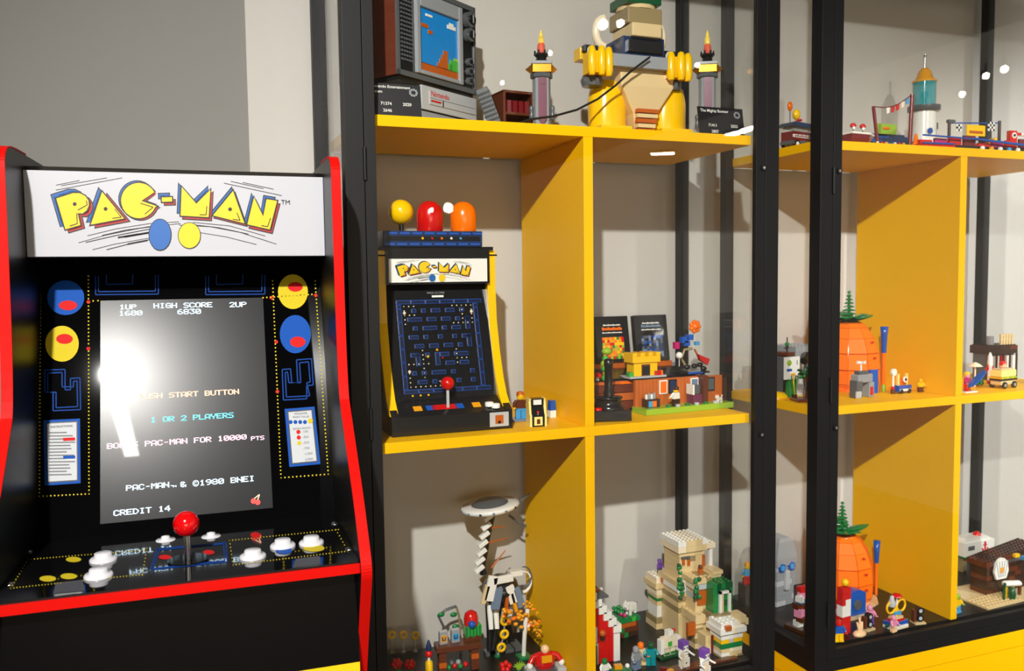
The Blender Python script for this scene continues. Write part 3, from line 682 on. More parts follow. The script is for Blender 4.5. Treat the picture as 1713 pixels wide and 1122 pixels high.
def torch(px, Y, label, dark):
    x = lx(px, Y, 160); t = thing('torch', label, 'toy torch', (x, Y, ZT), -math.atan2(x-EYE.x, Y-EYE.y)+.08, 'toy torches on the top shelf')
    f = .000845*(Y+1.0795)/1.16
    zc = lambda py: at_y(px, py, Y).z-ZT
    za, zb_, zc_, zd = zc(118), zc(97), zc(84), zc(50)
    m = MB(); m.lathe([(.016, 0), (.016, .008), (.0135, .009), (.0135, za-.012)], 'grey', n=8, smooth=False).lathe([(.0165, za-.012), (.0165, za-.006), (.0135, za-.005)], 'dark_grey', n=8, smooth=False); m.build('column', t)
    for s in (-1, 1): MB().lathe([(.0028, 0), (.0038, .004), (.0030, .008), (.0030, .012), (.0038, .016), (.0028, .020)], 'dark_grey', (s*.0155, -.004, .024), n=10).build('side_fitting', t)
    MB().prism([(-.006, .024), (.006, .024), (.006, za-.014), (-.006, za-.014)], 'y', -.0165, -.0128, 'mauve').prism([(-.006, .0239), (0, .014), (.006, .0239)], 'y', -.0165, -.0128, 'mauve').cyl((0, -.0166, za-.02), (0, -.0176, za-.02), .004, 'mauve', n=14).build('banner', t)
    m = MB().box(-.014, .014, -.012, .012, za-.005, za+.007, 'gold'); m.box(-.015, .015, -.013, .013, za+.007, za+.0115, 'grey'); m.build('collar', t, .0006)
    for s in (-1, 1): MB().add([(s*.0142, -.005, za-.006), (s*.0142, .005, za-.006), (s*.0142, .005, za+.008), (s*.0142, -.005, za+.008), (s*.024, 0, za+.001)], [(0, 1, 2, 3), (1, 0, 4), (2, 1, 4), (3, 2, 4), (0, 3, 4)], 'gold').build('bracket', t)
    m = MB().lathe([(.006, za+.0115), (.0085, za+.014), (.0075, za+.018), (.0105, zb_+.003), (.010, zb_+.005)], 'black', n=10, smooth=False)
    for i in range(6): a = 2*PI*i/6; m.cyl((.009*math.cos(a), .009*math.sin(a), zb_+.003), (.0095*math.cos(a), .0095*math.sin(a), zb_+.010), .0022, 'black', r1=.001, n=6)
    m.build('cup', t)
    m = MB().lathe([(.0035, zb_+.004), (.0062, zb_+.012), (.0058, zb_+.018), (.0028, zb_+.024), (.0005, zb_+.026)], 'flame_red', n=9); fl_ = m.build('flame', t)
    MB().lathe([(.002, zb_+.013), (.0046, zb_+.021), (.0044, zb_+.030), (.0026, zd-.012), (.0030, zd-.008), (.0003, zd)], 'flame_yellow', n=9).build('flame_tip', fl_)
torch(906, .10, 'grey toy torch with a flame, left of the big yellow sculpture', 0)
torch(1183, .085, 'grey toy torch with a flame, right of the big yellow sculpture', 0)

# big yellow and tan brick sculpture (plain stacked shapes)
Ys = .085
def sx(px, dy=0): return lx(px, Ys+dy, 120)
def sz(py): return at_y(1065, py, Ys).z-ZT
xc = sx(1064); t = thing('brick_sculpture', 'large yellow and tan toy brick sculpture in the middle of the top shelf', 'toy sculpture', (xc, Ys, ZT))
for s, (a, b_) in ((-1, (987, 1043)), (1, (1086, 1142))):
    x0, x1 = sx(a)-xc, sx(b_)-xc; cx = (x0+x1)/2; r = (x1-x0)/2
    m = MB().lathe([(r*1.0, .0), (r*1.05, .02), (r*1.06, .055), (r*1.0, .066), (r*.92, .076), (r*.6, .084)], 'yellow', (cx, 0, 0), n=18, sy=.85)
    m.box(cx-r*.9, cx+r*.9, -r*1.1, 0, 0, .014, 'yellow')
    for i in range(4): m.stud(cx-r*.65+i*r*.43, -r*.8, .014, 'yellow')
    leg = m.build('leg', t)
    m = MB()
    for i in range(3): m.lathe([(.0058, 0), (.0058, .006), (.003, .009), (0, .0095)], 'white', (cx-r*.6+i*r*.6, -r*1.12, .0), n=12)
    m.build('toe_caps', leg)
m = MB(); w0, w1 = .030, .046; za, zb_, zc_ = sz(163), sz(120), sz(104)
m.loft([[(-w, -d, z), (w, -d, z), (w, d, z), (-w, d, z)] for w, d, z in ((.014, .022, .010), (.020, .028, za-.03), (.044, .036, za+.008), (.046, .034, zb_), (.040, .03, zc_))], 'tan')
m.build('belly', t, .002)
m = MB()
for i in range(5): m.box(-.014-.001*i, .014+.001*i, -.031-.0015*i, -.022, .006+i*.0070, .0115+i*.0070, 'tan' if i % 2 else 'dark_orange')
m.build('belly_bands', t)
for s, (a, b_, pt, pb) in ((-1, (975, 1017, 82, 138)), (1, (1106, 1148, 80, 136))):
    x0, x1 = sx(a, -.03)-xc, sx(b_, -.03)-xc; z0, z1 = sz(pb)-.012, sz(pt)-.012
    m = MB(); r = (x1-x0)/6.2
    for i in range(3):
        cx = x0+r*1.05+i*r*2.05; m.lathe([(r*.6, z0+.006), (r*.95, z0+.012), (r, z0+.022), (r*.95, z1-.012), (r*.6, z1-.004), (0, z1-.002)], 'yellow', (cx, -.050+abs(i-1)*.004, 0), n=14)
    m.box(x0+.004, x1-.004, -.048, -.022, z0+.010, z1-.010, 'yellow'); h_ = m.build('cylinder_cluster', t)
    m = MB(); m.lathe([((x1-x0)*.36, z0-.004), ((x1-x0)*.42, z0+.004), ((x1-x0)*.34, z0+.012)], 'dark_grey', ((x0+x1)/2, -.018, 0), n=14); m.build('cuff', h_)
    m = MB(); cx = (x0+x1)/2; m.box(cx-.012, cx+.010, -.004, .018, z1-.012, z1+.006, 'yellow').box(cx-.010, cx+.012, -.016, .02, z1-.002, z1+.007, 'black').lathe([(.006, 0), (.0058, .006), (.003, .010), (0, .011)], 'white', (cx-.002, -.02, z1-.006), n=12); m.build('shoulder_block', t, .0008)
x0, x1 = sx(1004, -.045)-xc, sx(1122, -.045)-xc
m = MB(); m.X = Matrix.Rotation(.06, 4, 'Y') if False else Matrix.Identity(4); z0, z1 = sz(112)-.014, sz(92)-.014
m.box(x0, x1, -.048, -.036, z0, z1, 'sand_blue' if False else 'grey'); m.build('plank', t, .0006)
m = MB().box(-.036, .034, -.026, .03, zc_, zc_+.030, 'navy').box(-.030, .028, -.032, .02, zc_+.006, zc_+.024, 'black'); m.build('collar', t, .001)
zh = zc_+.028
m = MB().box(-.026, .024, -.036, .028, zh, zh+.020, 'tan').box(-.030, .028, -.030, .03, zh+.020, zh+.044, 'dark_tan'); m.lathe([(.031, zh+.044), (.030, zh+.050)], 'tan', n=14); m.build('upper_block', t, .002)
m = MB().box(-.030, .028, -.028, .028, zh+.050, zh+.064, 'dark_green').lathe([(.024, zh+.064), (.022, zh+.076), (.010, zh+.084)], 'red', n=14); m.build('top_cap', t, .001)
for s in (-1, 1):
    pts = [(s*(.044+.014*math.sin(a)), .02, zh-.004+.030*(1-math.cos(a))/2*1.4) for a in [i*PI/8 for i in range(9)]]
    MB().tube(pts, .0066, 'cream', n=12).build('curved_pipe', t)
# cable
ca, cb = at_y(888, 200, .06), at_y(1084, 100, Ys-.054)
pts = [at_y(x, y, .06+(Ys-.054-.06)*k) for k, (x, y) in enumerate(((888, 200), (925, 195), (965, 183), (1005, 162), (1045, 130), (1086, 97)))] if False else []
for i, (x, y) in enumerate(((850, 204), (886, 200), (925, 195), (965, 184), (1000, 166), (1030, 143), (1056, 119), (1087, 96))): pts.append(at_y(x, y, .050-.022*i/7))
pts[0].z = ZT+.0018; pts[1].z = max(pts[1].z, ZT+.0018)
one('cable', 'thin black cable running from the brown box up to the grey plank', 'cable', MB().tube(pts, .0016, 'cable', n=8))

# ================================================================== FIRST CABINET, MIDDLE SHELF
def minifig(label, loc, rot, torso, legs, head='yellow', hair=None, s=1.0, name='toy_figure', armc=None, group=None, eyes=True):
    t = thing(name, label, 'toy figure', loc, rot, group)
    for k in (-1, 1): MB().box(k*.0042*s-.0037*s, k*.0042*s+.0037*s, -.003*s, .0035*s, .0, .0125*s, legs).box(k*.0042*s-.0037*s, k*.0042*s+.0037*s, -.0048*s, .0035*s, 0, .003*s, legs).build('leg', t, .0003)
    MB().box(-.0078*s, .0078*s, -.0035*s, .0035*s, .0125*s, .0150*s, legs).loft([[(-w*s, -.0038*s, z*s), (w*s, -.0038*s, z*s), (w*s, .0038*s, z*s), (-w*s, .0038*s, z*s)] for w, z in ((.0078, .015), (.0056, .0275))], torso).build('torso', t)
    for k in (-1, 1):
        a = MB().tube([(k*.0062*s, 0, .0262*s), (k*.0098*s, -.001*s, .0225*s), (k*.0108*s, -.0045*s, .0175*s)], .0024*s, armc or torso, n=8).build('arm', t)
        MB().torus((k*.011*s, -.0065*s, .0162*s), .0022*s, .0009*s, head, 'z', 10, 6).build('hand', a)
    m = MB().lathe([(.0026*s, .0275*s), (.0050*s, .0284*s), (.0052*s, .0300*s), (.0052*s, .0350*s), (.0046*s, .0364*s), (.0025*s, .0366*s), (.0024*s, .0380*s), (0, .0381*s)], head, n=16)
    h = m.build('head', t)
    if eyes:
        m = MB()
        for k in (-1, 1): m.cyl((k*.0018*s, -.0048*s, .0330*s), (k*.0018*s, -.0054*s, .0330*s), .0006*s, 'black', n=8)
        m.box(-.0016*s, .0016*s, -.0055*s, -.0048*s, .0303*s, .0307*s, 'black'); m.build('face_print', h)
    if hair: MB().lathe([(.0057*s, .0330*s), (.0060*s, .0365*s), (.0050*s, .0392*s), (.0024*s, .0402*s), (0, .0403*s)], hair, (0, .0008*s, 0), n=16).build('hair', h)
    return t

# small arcade model
X0, X1, YF = -.2705, -.0975, .034
w = X1-X0; t = thing('toy_arcade', 'toy brick arcade machine with yellow edges and a blue maze screen', 'toy arcade machine', (X0, YF, 0))
side = [(.14, .0), (0, .0), (0, .027), (.030, .045), (.040, .062), (.058, .105), (.070, .150), (.074, .200), (.072, .250), (.14, .252)]
for x0, x1 in ((0, .010), (w-.010, w)):
    s_ = MB().prism(side, 'x', x0, x1, 'black').build('side_panel', t)
    m = MB(); ed = side[2:9]
    ed = [(.005, .027), (.024, .046), (.036, .068), (.050, .105), (.062, .150), (.066, .200), (.066, .252)]
    for i in range(len(ed)-1):
        a, b_ = ed[i], ed[i+1]
        m.add([(x, q[0]+o, q[1]) for q in (a, b_) for x in (x0-.001, x1+.001) for o in (0, .012)], [(0, 2, 6, 4), (1, 5, 7, 3), (0, 4, 5, 1), (2, 3, 7, 6), (0, 1, 3, 2), (4, 6, 7, 5)], 'yellow')
    m.build('edge_trim', s_)
    for z in (.07, .10, .13): MB().box(x0-.002, x1+.002, .082, .104, z, z+.018, 'dark_grey').build('hinge_block', s_)
m = MB().box(.010, w-.010, 0, .14, 0, .026, 'black'); m.build('base', t, .0006)
m = MB().box(w-.034, w-.006, -.0012, 0, .004, .024, 'light_grey').box(w-.026, w-.014, -.0018, -.0012, .008, .020, 'dark_orange').box(w-.022, w-.018, -.0020, -.0012, .008, .012, 'black'); m.build('coin_door', t)
# deck
m = MB().prism([(0, .026), (.034, .044), (.034, .026)], 'x', .010, w-.010, 'black'); dck = m.build('control_deck', t)
def dkz(y): return .026+.018*y/.034
m = MB()
for i, (x, c) in enumerate(((.066, 'red'), (.078, 'red'), (.090, 'red'), (.058, 'blue'), (.100, 'blue'), (.040, 'amber'), (.125, 'amber'))):
    m.add([(x-.006, .010, dkz(.010)+.0004), (x+.006, .010, dkz(.010)+.0004), (x+.006, .020, dkz(.020)+.0004), (x-.006, .020, dkz(.020)+.0004)], [(0, 1, 2, 3)], c)
m.build('deck_print', dck)
m = MB().cyl((.083, .014, dkz(.014)), (.083, .014, .060), .0022, 'light_grey', n=12); js = m.build('joystick', t); MB().ball((.083, .014, .067), .0095, 'red', n=20).build('ball_knob', js)
for x, y in ((w-.030, .012), (w-.022, .008)): MB().lathe([(.0062, dkz(y)-.001), (.0062, dkz(y)+.0045), (.0045, dkz(y)+.0055), (0, dkz(y)+.0056)], 'white', (x, y, 0), n=18).build('button', t)
# screen plane from (y .034,z .044) to (.080,.205)
def sp(x, z, o=0): return (x, .034+(.080-.034)*(z-.044)/(.205-.044)-o, z)
m = MB(); m.add([sp(.010, .044), sp(w-.010, .044), sp(w-.010, .206), sp(.010, .206), sp(.010, .044, -.01), sp(w-.010, .044, -.01), sp(w-.010, .206, -.01), sp(.010, .206, -.01)], [(0, 1, 2, 3), (7, 6, 5, 4), (0, 4, 5, 1), (3, 2, 6, 7)], 'black'); sb = m.build('screen_panel', t)
m = MB(); mx0, mx1, mz0, mz1 = .026, w-.026, .052, .182
def slab(m, a, b_, c, d, mt, o): m.add([sp(a, c, o), sp(b_, c, o), sp(b_, d, o), sp(a, d, o), sp(a, c, 0), sp(b_, c, 0), sp(b_, d, 0), sp(a, d, 0)], [(0, 1, 2, 3), (0, 4, 5, 1), (3, 2, 6, 7), (0, 3, 7, 4), (1, 5, 6, 2)], mt)
NX, NZ = 17, 21; ux = (mx1-mx0)/NX; uz = (mz1-mz0)/NZ
def blk(i, j, w_, h_):
    slab(m, mx0+i*ux+.0004, mx0+(i+w_)*ux-.0004, mz0+j*uz+.0004, mz0+(j+h_)*uz-.0004, 'maze_blue', .0012); slab(m, mx0+i*ux+.0011, mx0+(i+w_)*ux-.0011, mz0+j*uz+.0011, mz0+(j+h_)*uz-.0011, 'maze_dark', .0016)
for i in range(0, NX, 3):
    blk(i, 0, 3, 1); blk(i, NZ-1, 3, 1)
for j in range(1, NZ-1, 3):
    blk(0, j, 1, min(3, NZ-1-j)); blk(NX-1, j, 1, min(3, NZ-1-j))
rm = random.Random(5)
for j in range(2, NZ-2, 2):
    i = 2+(j//2 % 2)
    while i < NX-2:
        L = rm.choice((1, 2, 2, 3)); L = min(L, NX-2-i)
        if rm.random() < .25 and j < NZ-4: blk(i, j, 1, 3 if rm.random() < .4 else 1)
        else: blk(i, j, L, 1)
        i += L+1
m.build('maze_print', sb)
m = MB()
def pell(i, j, r=.0011, c='cream'):
    p = sp(mx0+(i+.5)*ux, mz0+(j+.5)*uz, .0018); m.ball(p, r, c, n=8)
for i in range(1, 4): pell(i, 19); pell(i, 17)
for j in range(15, 20): pell(1, j); pell(15, j); pell(13, j)
for i in range(11, 16): pell(i, 19); pell(i, 15)
for i in range(1, 8): pell(i, 1); 
for j in range(1, 5): pell(1, j); pell(7 if j < 3 else 4, j)
for j in range(3, 10): pell(4, j)
for i in range(1, 6): pell(i, 6)
for j in range(6, 10): pell(11, j)
for i in range(11, 14): pell(i, 7)
pell(1, 17.5, .0024); pell(15, 17.5, .0024); pell(1, 4.4, .0024)
pell(5, 7.6, .002, 'yellow'); pell(7, 9, .002, 'amber'); pell(8, 7.2, .0016, 'red')
for i in range(3): pell(1.2+i*1.6, -.9, .0016, 'yellow')
m.build('pellets', sb)
m = MB(); letters(m, 'HIGH SCORE', .0045, sp(w*.42, .190, .0006), (1, 0, 0), (0, .28, 1), 'grey'); slab(m, w*.46, w*.56, .1850, .1878, 'white', .0006); m.build('score_print', sb)
# marquee and lettering
mqz0, mqz1 = .207, .240
m = MB().box(.010, w-.010, .060, .070, mqz0-.003, .252, 'black').box(.014, w-.014, .0585, .060, mqz0, mqz1, 'white'); mq2 = m.build('marquee', t)
m = MB(); sc2 = (w-.028)/(1650-20)
def m2(zx, zy_, off): return (.014+(zx-20)*sc2*.96+.003, .0583-off*.8, mqz1-.0015-(zy_-55)*sc2*.86)
logo(m, m2, .00008)
for c, m_ in (((712, 390), 'ink_blue'), ((880, 390), 'ink_yellow')): flat(m, [(c[0]+58*math.cos(2*PI*i/16), c[1]+70*math.sin(2*PI*i/16)) for i in range(16)], m_, lambda x, y: m2(x, y, .001))
m.build('lettering', mq2)
m = MB().cyl((-.004, .066, .245), (w+.004, .066, .245), .0012, 'black', n=8).box(.004, w-.004, .060, .14, .252, .257, 'black'); m.build('roof', t)
m = MB().box(.006, w-.022, .055, .13, .257, .279, 'navy'); pf = m.build('platform', t, .0006)
m = MB()
for i in range(8):
    for k in range(2): m.box(.008+i*.0178+k*.004, .022+i*.0178+k*.004, .0535, .055, .259+k*.015, .262+k*.015, 'maze_blue')
m.box(.010, w-.026, .0538, .055, .2655, .2715, 'black')
for i, c in enumerate(('yellow', 'red', 'orange', 'white', 'azure')): m.ball((.062+i*.014, .0535, .2685), .002, c, n=8)
m.build('platform_print', pf)
zt2 = .279
for px, col in ((719, 'red'), (775, 'orange')):
    xx = lx(px, YF+.085, 370)-X0; r = .0192
    m = MB().lathe([(r*.9, 0), (r, .003), (r, .024), (r*.94, .032), (r*.78, .038), (r*.5, .0425), (r*.2, .0445), (0, .045)], col, (xx, .085, zt2), n=26); m.build('dome', t)
xx = lx(671, YF+.085, 370)-X0
m = MB().cyl((xx, .085, zt2), (xx, .085, zt2+.012), .0035, 'black', n=10); po = m.build('stand', t); MB().ball((xx, .085, zt2+.028), .0178, 'yellow', n=24).build('ball', po)

p = at_z(871, 703, 0)
t = minifig('toy figure in brown and light blue on a grey plate, right of the toy arcade', (p.x, p.y, .0035), -.15, 'brown', 'azure', 'yellow', 'dark_orange', 1.0)
one('grey_plate', 'flat grey brick plate under the brown and light blue toy figure', 'toy plate', MB().box(-.016, .016, -.012, .012, 0, .0034, 'sand_blue'), (p.x, p.y, 0))
p = at_z(901, 714, 0)
t = thing('mini_arcade', 'tiny yellow and black toy arcade beside the larger toy arcade', 'toy arcade machine', (p.x, p.y, 0), -.1)
for x0, x1 in ((-.0125, -.0095), (.0095, .0125)): MB().prism([(0, 0), (0, .016), (.003, .019), (.006, .036), (.004, .040), (.020, .040), (.020, 0)], 'x', x0, x1, 'light_yellow').build('side_panel', t)
MB().box(-.0095, .0095, .001, .02, 0, .016, 'black').box(-.006, .006, .0, .001, .002, .014, 'light_yellow').box(-.0025, .0025, -.0005, 0, .004, .011, 'brown').build('front', t)
MB().prism([(.003, .019), (.009, .030), (.02, .030), (.02, .016), (.001, .016)], 'x', -.0095, .0095, 'black').build('screen', t)
MB().box(-.0095, .0095, .005, .02, .030, .0395, 'black').box(-.006, .006, .0044, .005, .031, .038, 'white').build('marquee', t)
MB().cyl((0, .002, .016), (0, .002, .0195), .0008, 'grey', n=6).ball((0, .002, .0205), .002, 'red', n=10).build('joystick', t)
p = at_z(923, 698, 0)
t = thing('brick_stack', 'small blue and white brick pair standing by the tiny yellow arcade', 'toy bricks', (p.x, p.y, 0), .1)
MB().box(-.005, .005, -.005, .005, 0, .011, 'white').build('white_brick', t); MB().prism([(-.005, .011), (.005, .011), (.004, .026), (-.004, .026)], 'y', -.005, .005, 'blue').build('blue_slope', t)

# retro console with stick, boxes and scenes
t = thing('wooden_console', 'black and wood-brown toy brick console with slatted front, right of the yellow divider', 'toy console', (.022, .10, 0), 0)
m = MB()
for i in range(3): m.box(0, .258, -.002+i*.004, .115, .004+i*.0125, .0155+i*.0125, 'wood_orange' if i == 1 else 'wood_brown')
m.box(0, .258, 0, .115, 0, .004, 'black').box(0, .258, .012, .115, .041, .046, 'wood_orange'); m.build('wood_body', t, .0006)
m = MB().prism([(.016, .0462), (.016, .050), (.06, .060), (.115, .060), (.115, .0462)], 'x', .004, .254, 'black'); tp = m.build('black_top', t)
m = MB()
for i in range(9): m.box(.008, .09, .064+i*.005, .066+i*.005, .0602, .0615, 'dark_grey')
m.build('vent_ribs', tp)
m = MB()
for i in range(3): m.box(.065+i*.028, .085+i*.028, .010, .0118, .0415, .045, 'orange')
m.build('front_print', t)
one('orange_shelf_board', 'dark orange toy board lying across the console top behind the yellow castle', 'toy board', MB().box(0, .21, 0, .04, 0, .008, 'dark_orange'), (.035, .168, .0603), bevel=.0004)
def game_box(px0, px1, Y, label, words, colr, arts):
    x0, x1 = lx(px0, Y, 560), lx(px1, Y, 560); w_ = x1-x0; h = .078
    t = thing('game_box', label, 'toy box', (x0, Y, .0685), .03, 'black game boxes on the console'); R_ = Matrix.Rotation(-.16, 4, 'X')
    m = MB(); m.X = R_; m.box(0, w_, 0, .011, 0, h, 'black'); bx = m.build('box', t, .0008)
    m = MB(); m.X = R_
    for z, s, k, c in words:                                # the small print is too blurred to read: bars of dashes
        for i in range(11): m.box(w_*(.5-k/2+k*i/11), w_*(.5-k/2+k*(i+.82)/11), -.0006, -.0002, z, z+s*(.75 if i % 3 else 1), c)
    rr = random.Random(px0)
    aw = w_*.64; a0 = w_*.18
    for i in range(9):
        for j in range(8): m.box(a0+i*aw/9, a0+(i+1)*aw/9, -.0006, -.0002, .006+j*.0046, .006+(j+1)*.0046, rr.choice(arts))
    m.build('cover_print', bx)
game_box(1000, 1057, .178, 'black game box with an orange and green picture, left of the two', ((.0620, .0024, .52, 'white'), (.0545, .0052, .60, 'orange'), (.0495, .0020, .60, 'white')), 2, ('lime', 'orange', 'yellow', 'red', 'green', 'amber'))
game_box(1066, 1122, .182, 'black game box with a dark blue picture, right of the two', ((.0630, .0024, .52, 'white'), (.0570, .0046, .60, 'sand_blue'), (.0520, .0020, .60, 'white')), 3, ('navy', 'blue', 'black', 'dark_grey', 'navy', 'sand_blue'))
# joystick controller
p = at_z(1032, 697, 0)
t = thing('joystick_controller', 'black toy brick joystick on a square base in front of the wooden console', 'toy joystick', (.062, .048, 0), -.25)
MB().box(-.028, .028, -.028, .028, 0, .016, 'black').build('base', t, .001)
MB().lathe([(.023, .016), (.023, .020), (.020, .0215), (.019, .030), (.021, .031), (.021, .033), (.008, .0345)], 'black', n=24).build('boot', t)
MB().lathe([(.0075, .034), (.0075, .040), (.0062, .044), (.0062, .078), (.0072, .080), (.0068, .088), (.004, .090), (0, .0905)], 'black', n=18).build('stick', t)
MB().lathe([(.006, .016), (.006, .0195), (0, .020)], 'red', (-.020, -.019, 0), n=16).build('fire_button', t)
# yellow castle scene
p = at_y(1078, 632, .112)
t = thing('toy_castle', 'yellow brick castle with a black gate on a white plate on top of the console', 'toy castle', (p.x, .112, .0505), .05)
MB().box(-.034, .034, -.012, .026, 0, .003, 'light_grey').build('plate', t)
m = MB().box(-.022, .022, -.004, .018, .003, .030, 'yellow').box(-.026, .026, -.007, .02, .024, .034, 'yellow')
for i in range(4): m.box(-.026+i*.0147, -.018+i*.0147, -.007, .02, .034, .040, 'yellow')
m.build('keep', t, .0004)
MB().box(-.008, .008, -.0046, -.003, .003, .021, 'brown').box(-.006, .006, -.0052, -.0046, .004, .018, 'black').build('gate', t)
m = MB()
for a, b_, c in ((-.028, 0, 'green'), (-.030, -.006, 'bright_green'), (.026, -.004, 'orange'), (.029, .002, 'red'), (.020, -.008, 'red')): m.box(a-.004, a+.004, b_-.004, b_+.004, .003, .010, c)
m.build('plate_bricks', t)
p = at_y(1022, 620, .088)
t = thing('stacked_plant', 'lime green toy plant stack rising beside the black joystick', 'toy plant', (p.x, .108, .0493), .1)
m = MB()
for i in range(5): m.ball((.002*math.sin(i*1.7), 0, .004+i*.0075), .0056, 'lime' if i % 2 else 'bright_green', n=10)
m.build('stem', t)
MB().ball((.003, -.001, .046), .0075, 'lime', (1.2, 1, .8), 12).build('crown', t)
p = at_y(1003, 640, .1); t = thing('red_mushroom', 'tiny red and white toy mushroom at the left end of the console', 'toy mushroom', (p.x+.002, .112, .0493))
MB().cyl((0, 0, 0), (0, 0, .007), .003, 'white', n=12).build('stalk', t); MB().lathe([(.0072, .006), (.0065, .010), (.003, .013), (0, .0135)], 'red', n=14).build('cap', t)
# space scene
Yx = .122
def q(px, py): v = at_y(px, py, Yx); return (v.x, v.z)
b0 = q(1158, 622); t = thing('flower_cluster', 'bent brown stem carrying orange, blue and red toy pieces on the console', 'toy model', (b0[0], Yx, .0515))
def r_(px, py): v = q(px, py); return (v[0]-b0[0], v[1]-.0515)
m = MB().box(-.032, .026, -.012, .014, 0, .003, 'black').box(-.016, .012, -.013, -.0122, 0, .003, 'blue'); m.build('plate', t)
a = r_(1142, 600); b_ = r_(1147, 585); c = r_(1160, 583); d = r_(1175, 604); e = r_(1150, 578)
MB().tube([(-.004, .004, .003), (a[0], .004, a[1]), (b_[0], .004, b_[1]), (c[0], .004, c[1])], .0022, 'dark_tan').build('stem', t)
MB().tube([(c[0], .002, c[1]), (r_(1163, 565)[0], .002, r_(1163, 565)[1]), (r_(1161, 552)[0], .002, r_(1161, 552)[1])], .0012, 'clear_white').build('rod', t)
g = r_(1162, 546); m = MB().ball((g[0], 0, g[1]), .0072, 'orange', n=12)
for i in range(7): al = 2*PI*i/7; m.ball((g[0]+.0074*math.cos(al), -.001, g[1]+.0074*math.sin(al)), .0042, 'orange', n=8)
m.build('orange_burst', t)
m = MB()
for px, py, s in ((1144, 568, .0062), (1153, 564, .0058), (1165, 574, .0038), (1148, 574, .005)): g = r_(px, py); m.box(g[0]-s, g[0]+s, -.004, .004, g[1]-s*.8, g[1]+s*.8, 'azure' if s < .004 else 'blue')
m.build('blue_blocks', t)
g = r_(1131, 578); MB().box(g[0]-.004, g[0]+.004, -.004, .004, g[1]-.005, g[1]+.006, 'magenta').build('pink_block', t)
g = r_(1134, 594); MB().ball((g[0], -.004, g[1]), .0058, 'white', n=14).cyl((g[0], -.004, g[1]-.018), (g[0], -.004, g[1]-.005), .0010, 'light_grey', n=8).build('white_ball', t)
g, h = r_(1166, 592), r_(1183, 606); m = MB().tube([(c[0]+.002, 0, c[1]-.001), (g[0], 0, g[1]+.0)], .0017, 'dark_orange').prism([(g[0], g[1]), (h[0]+.002, h[1]+.006), (h[0]-.002, h[1]-.004), (g[0]+.004, g[1]-.010)], 'y', -.005, .003, 'red'); m.build('red_shuttle', t)
m = MB()
for px, py in ((1150, 614), (1163, 612), (1172, 610), (1178, 616)): g = r_(px, py); m.ball((g[0], .002, max(g[1], .006)), .0052, 'black', (1.2, 1, .8), 8)
m.build('black_rocks', t)
# diorama room
t = thing('room_diorama', 'tiny orange toy living room on a lime green plate at the front of the shelf', 'toy room', (.125, .052, 0), .07)
Wd = .166
MB().box(0, Wd, -.006, .034, 0, .009, 'lime').build('plate', t, .0003)
m = MB()
for i in range(18): m.box(.001+i*Wd/18*.72, .0005+(i+1)*Wd/18*.72, .026, .032, .009, .050, 'wood_orange')
m.box(Wd*.74, Wd*.985, .020, .026, .009, .050, 'wood_orange').box(Wd*.72, Wd*.78, .012, .032, .009, .052, 'brown').box(Wd*.985, Wd, .012, .026, .009, .046, 'dark_brown'); m.build('wall', t)
for x, c1, c2 in ((.052, 'white', 'orange'), (.070, 'black', 'navy'), (.112, 'white', 'sand_blue'), (.140, 'black', 'dark_grey')):
    y = .0255 if x < .118 else .0195
    MB().box(x-.0075, x+.0075, y-.0014, y, .026, .048, c1).box(x-.0055, x+.0055, y-.0020, y-.0014, .028, .046, c2).build('poster', t)
m = MB().box(.010, .034, .008, .022, .009, .022, 'dark_brown').box(.013, .020, .0072, .008, .010, .019, 'azure').box(.0205, .0275, .0072, .008, .010, .019, 'orange'); m.build('sideboard', t)
m = MB()
for i in range(4): m.cyl((.013+i*.005, .014, .022), (.013+i*.005, .014, .029+.002*(i % 2)), .0022, 'grey' if i % 2 else 'white', n=8)
m.build('ornaments', t)
m = MB().box(.095, .112, .004, .022, .009, .024, 'mauve').box(.094, .097, .004, .022, .024, .040, 'white').box(.097, .108, .005, .021, .025, .039, 'dark_grey'); m.build('television', t, .0004)
m = MB()
for i in range(6): m.cyl((.044+i*.018, .0, .009), (.044+i*.018, .0, .0125), .004, 'light_grey' if i % 2 else 'green', n=8)
m.build('carpet_pieces', t)
minifig('dark haired toy figure in white standing in the toy living room', (.125+.061, .061, .009), PI+.2, 'white', 'dark_brown', 'yellow', 'dark_brown', .78)
p0 = Vector((.125+.142, .062, .009)); t = thing('toy_dog', 'small white toy dog at the right end of the toy living room', 'toy animal', p0, .3)
m = MB().box(-.005, .005, -.0025, .0025, .004, .0085, 'white')
for sx_ in (-.004, .004): m.box(sx_-.0012, sx_+.0012, -.0022, .0022, 0, .0045, 'white')
m.build('body', t, .0004); MB().box(-.0075, -.0035, -.0025, .0025, .007, .0125, 'white').box(-.0062, -.005, -.0025, .0025, .0125, .0148, 'orange').build('head', t, .0003); MB().tube([(.005, 0, .008), (.007, 0, .012)], .0008, 'white').build('tail', t)

# ================================================================== FIRST CABINET, BOTTOM LEFT
FZ = ZFL
def onf(px, py): p = at_z(px, py, FZ); return p
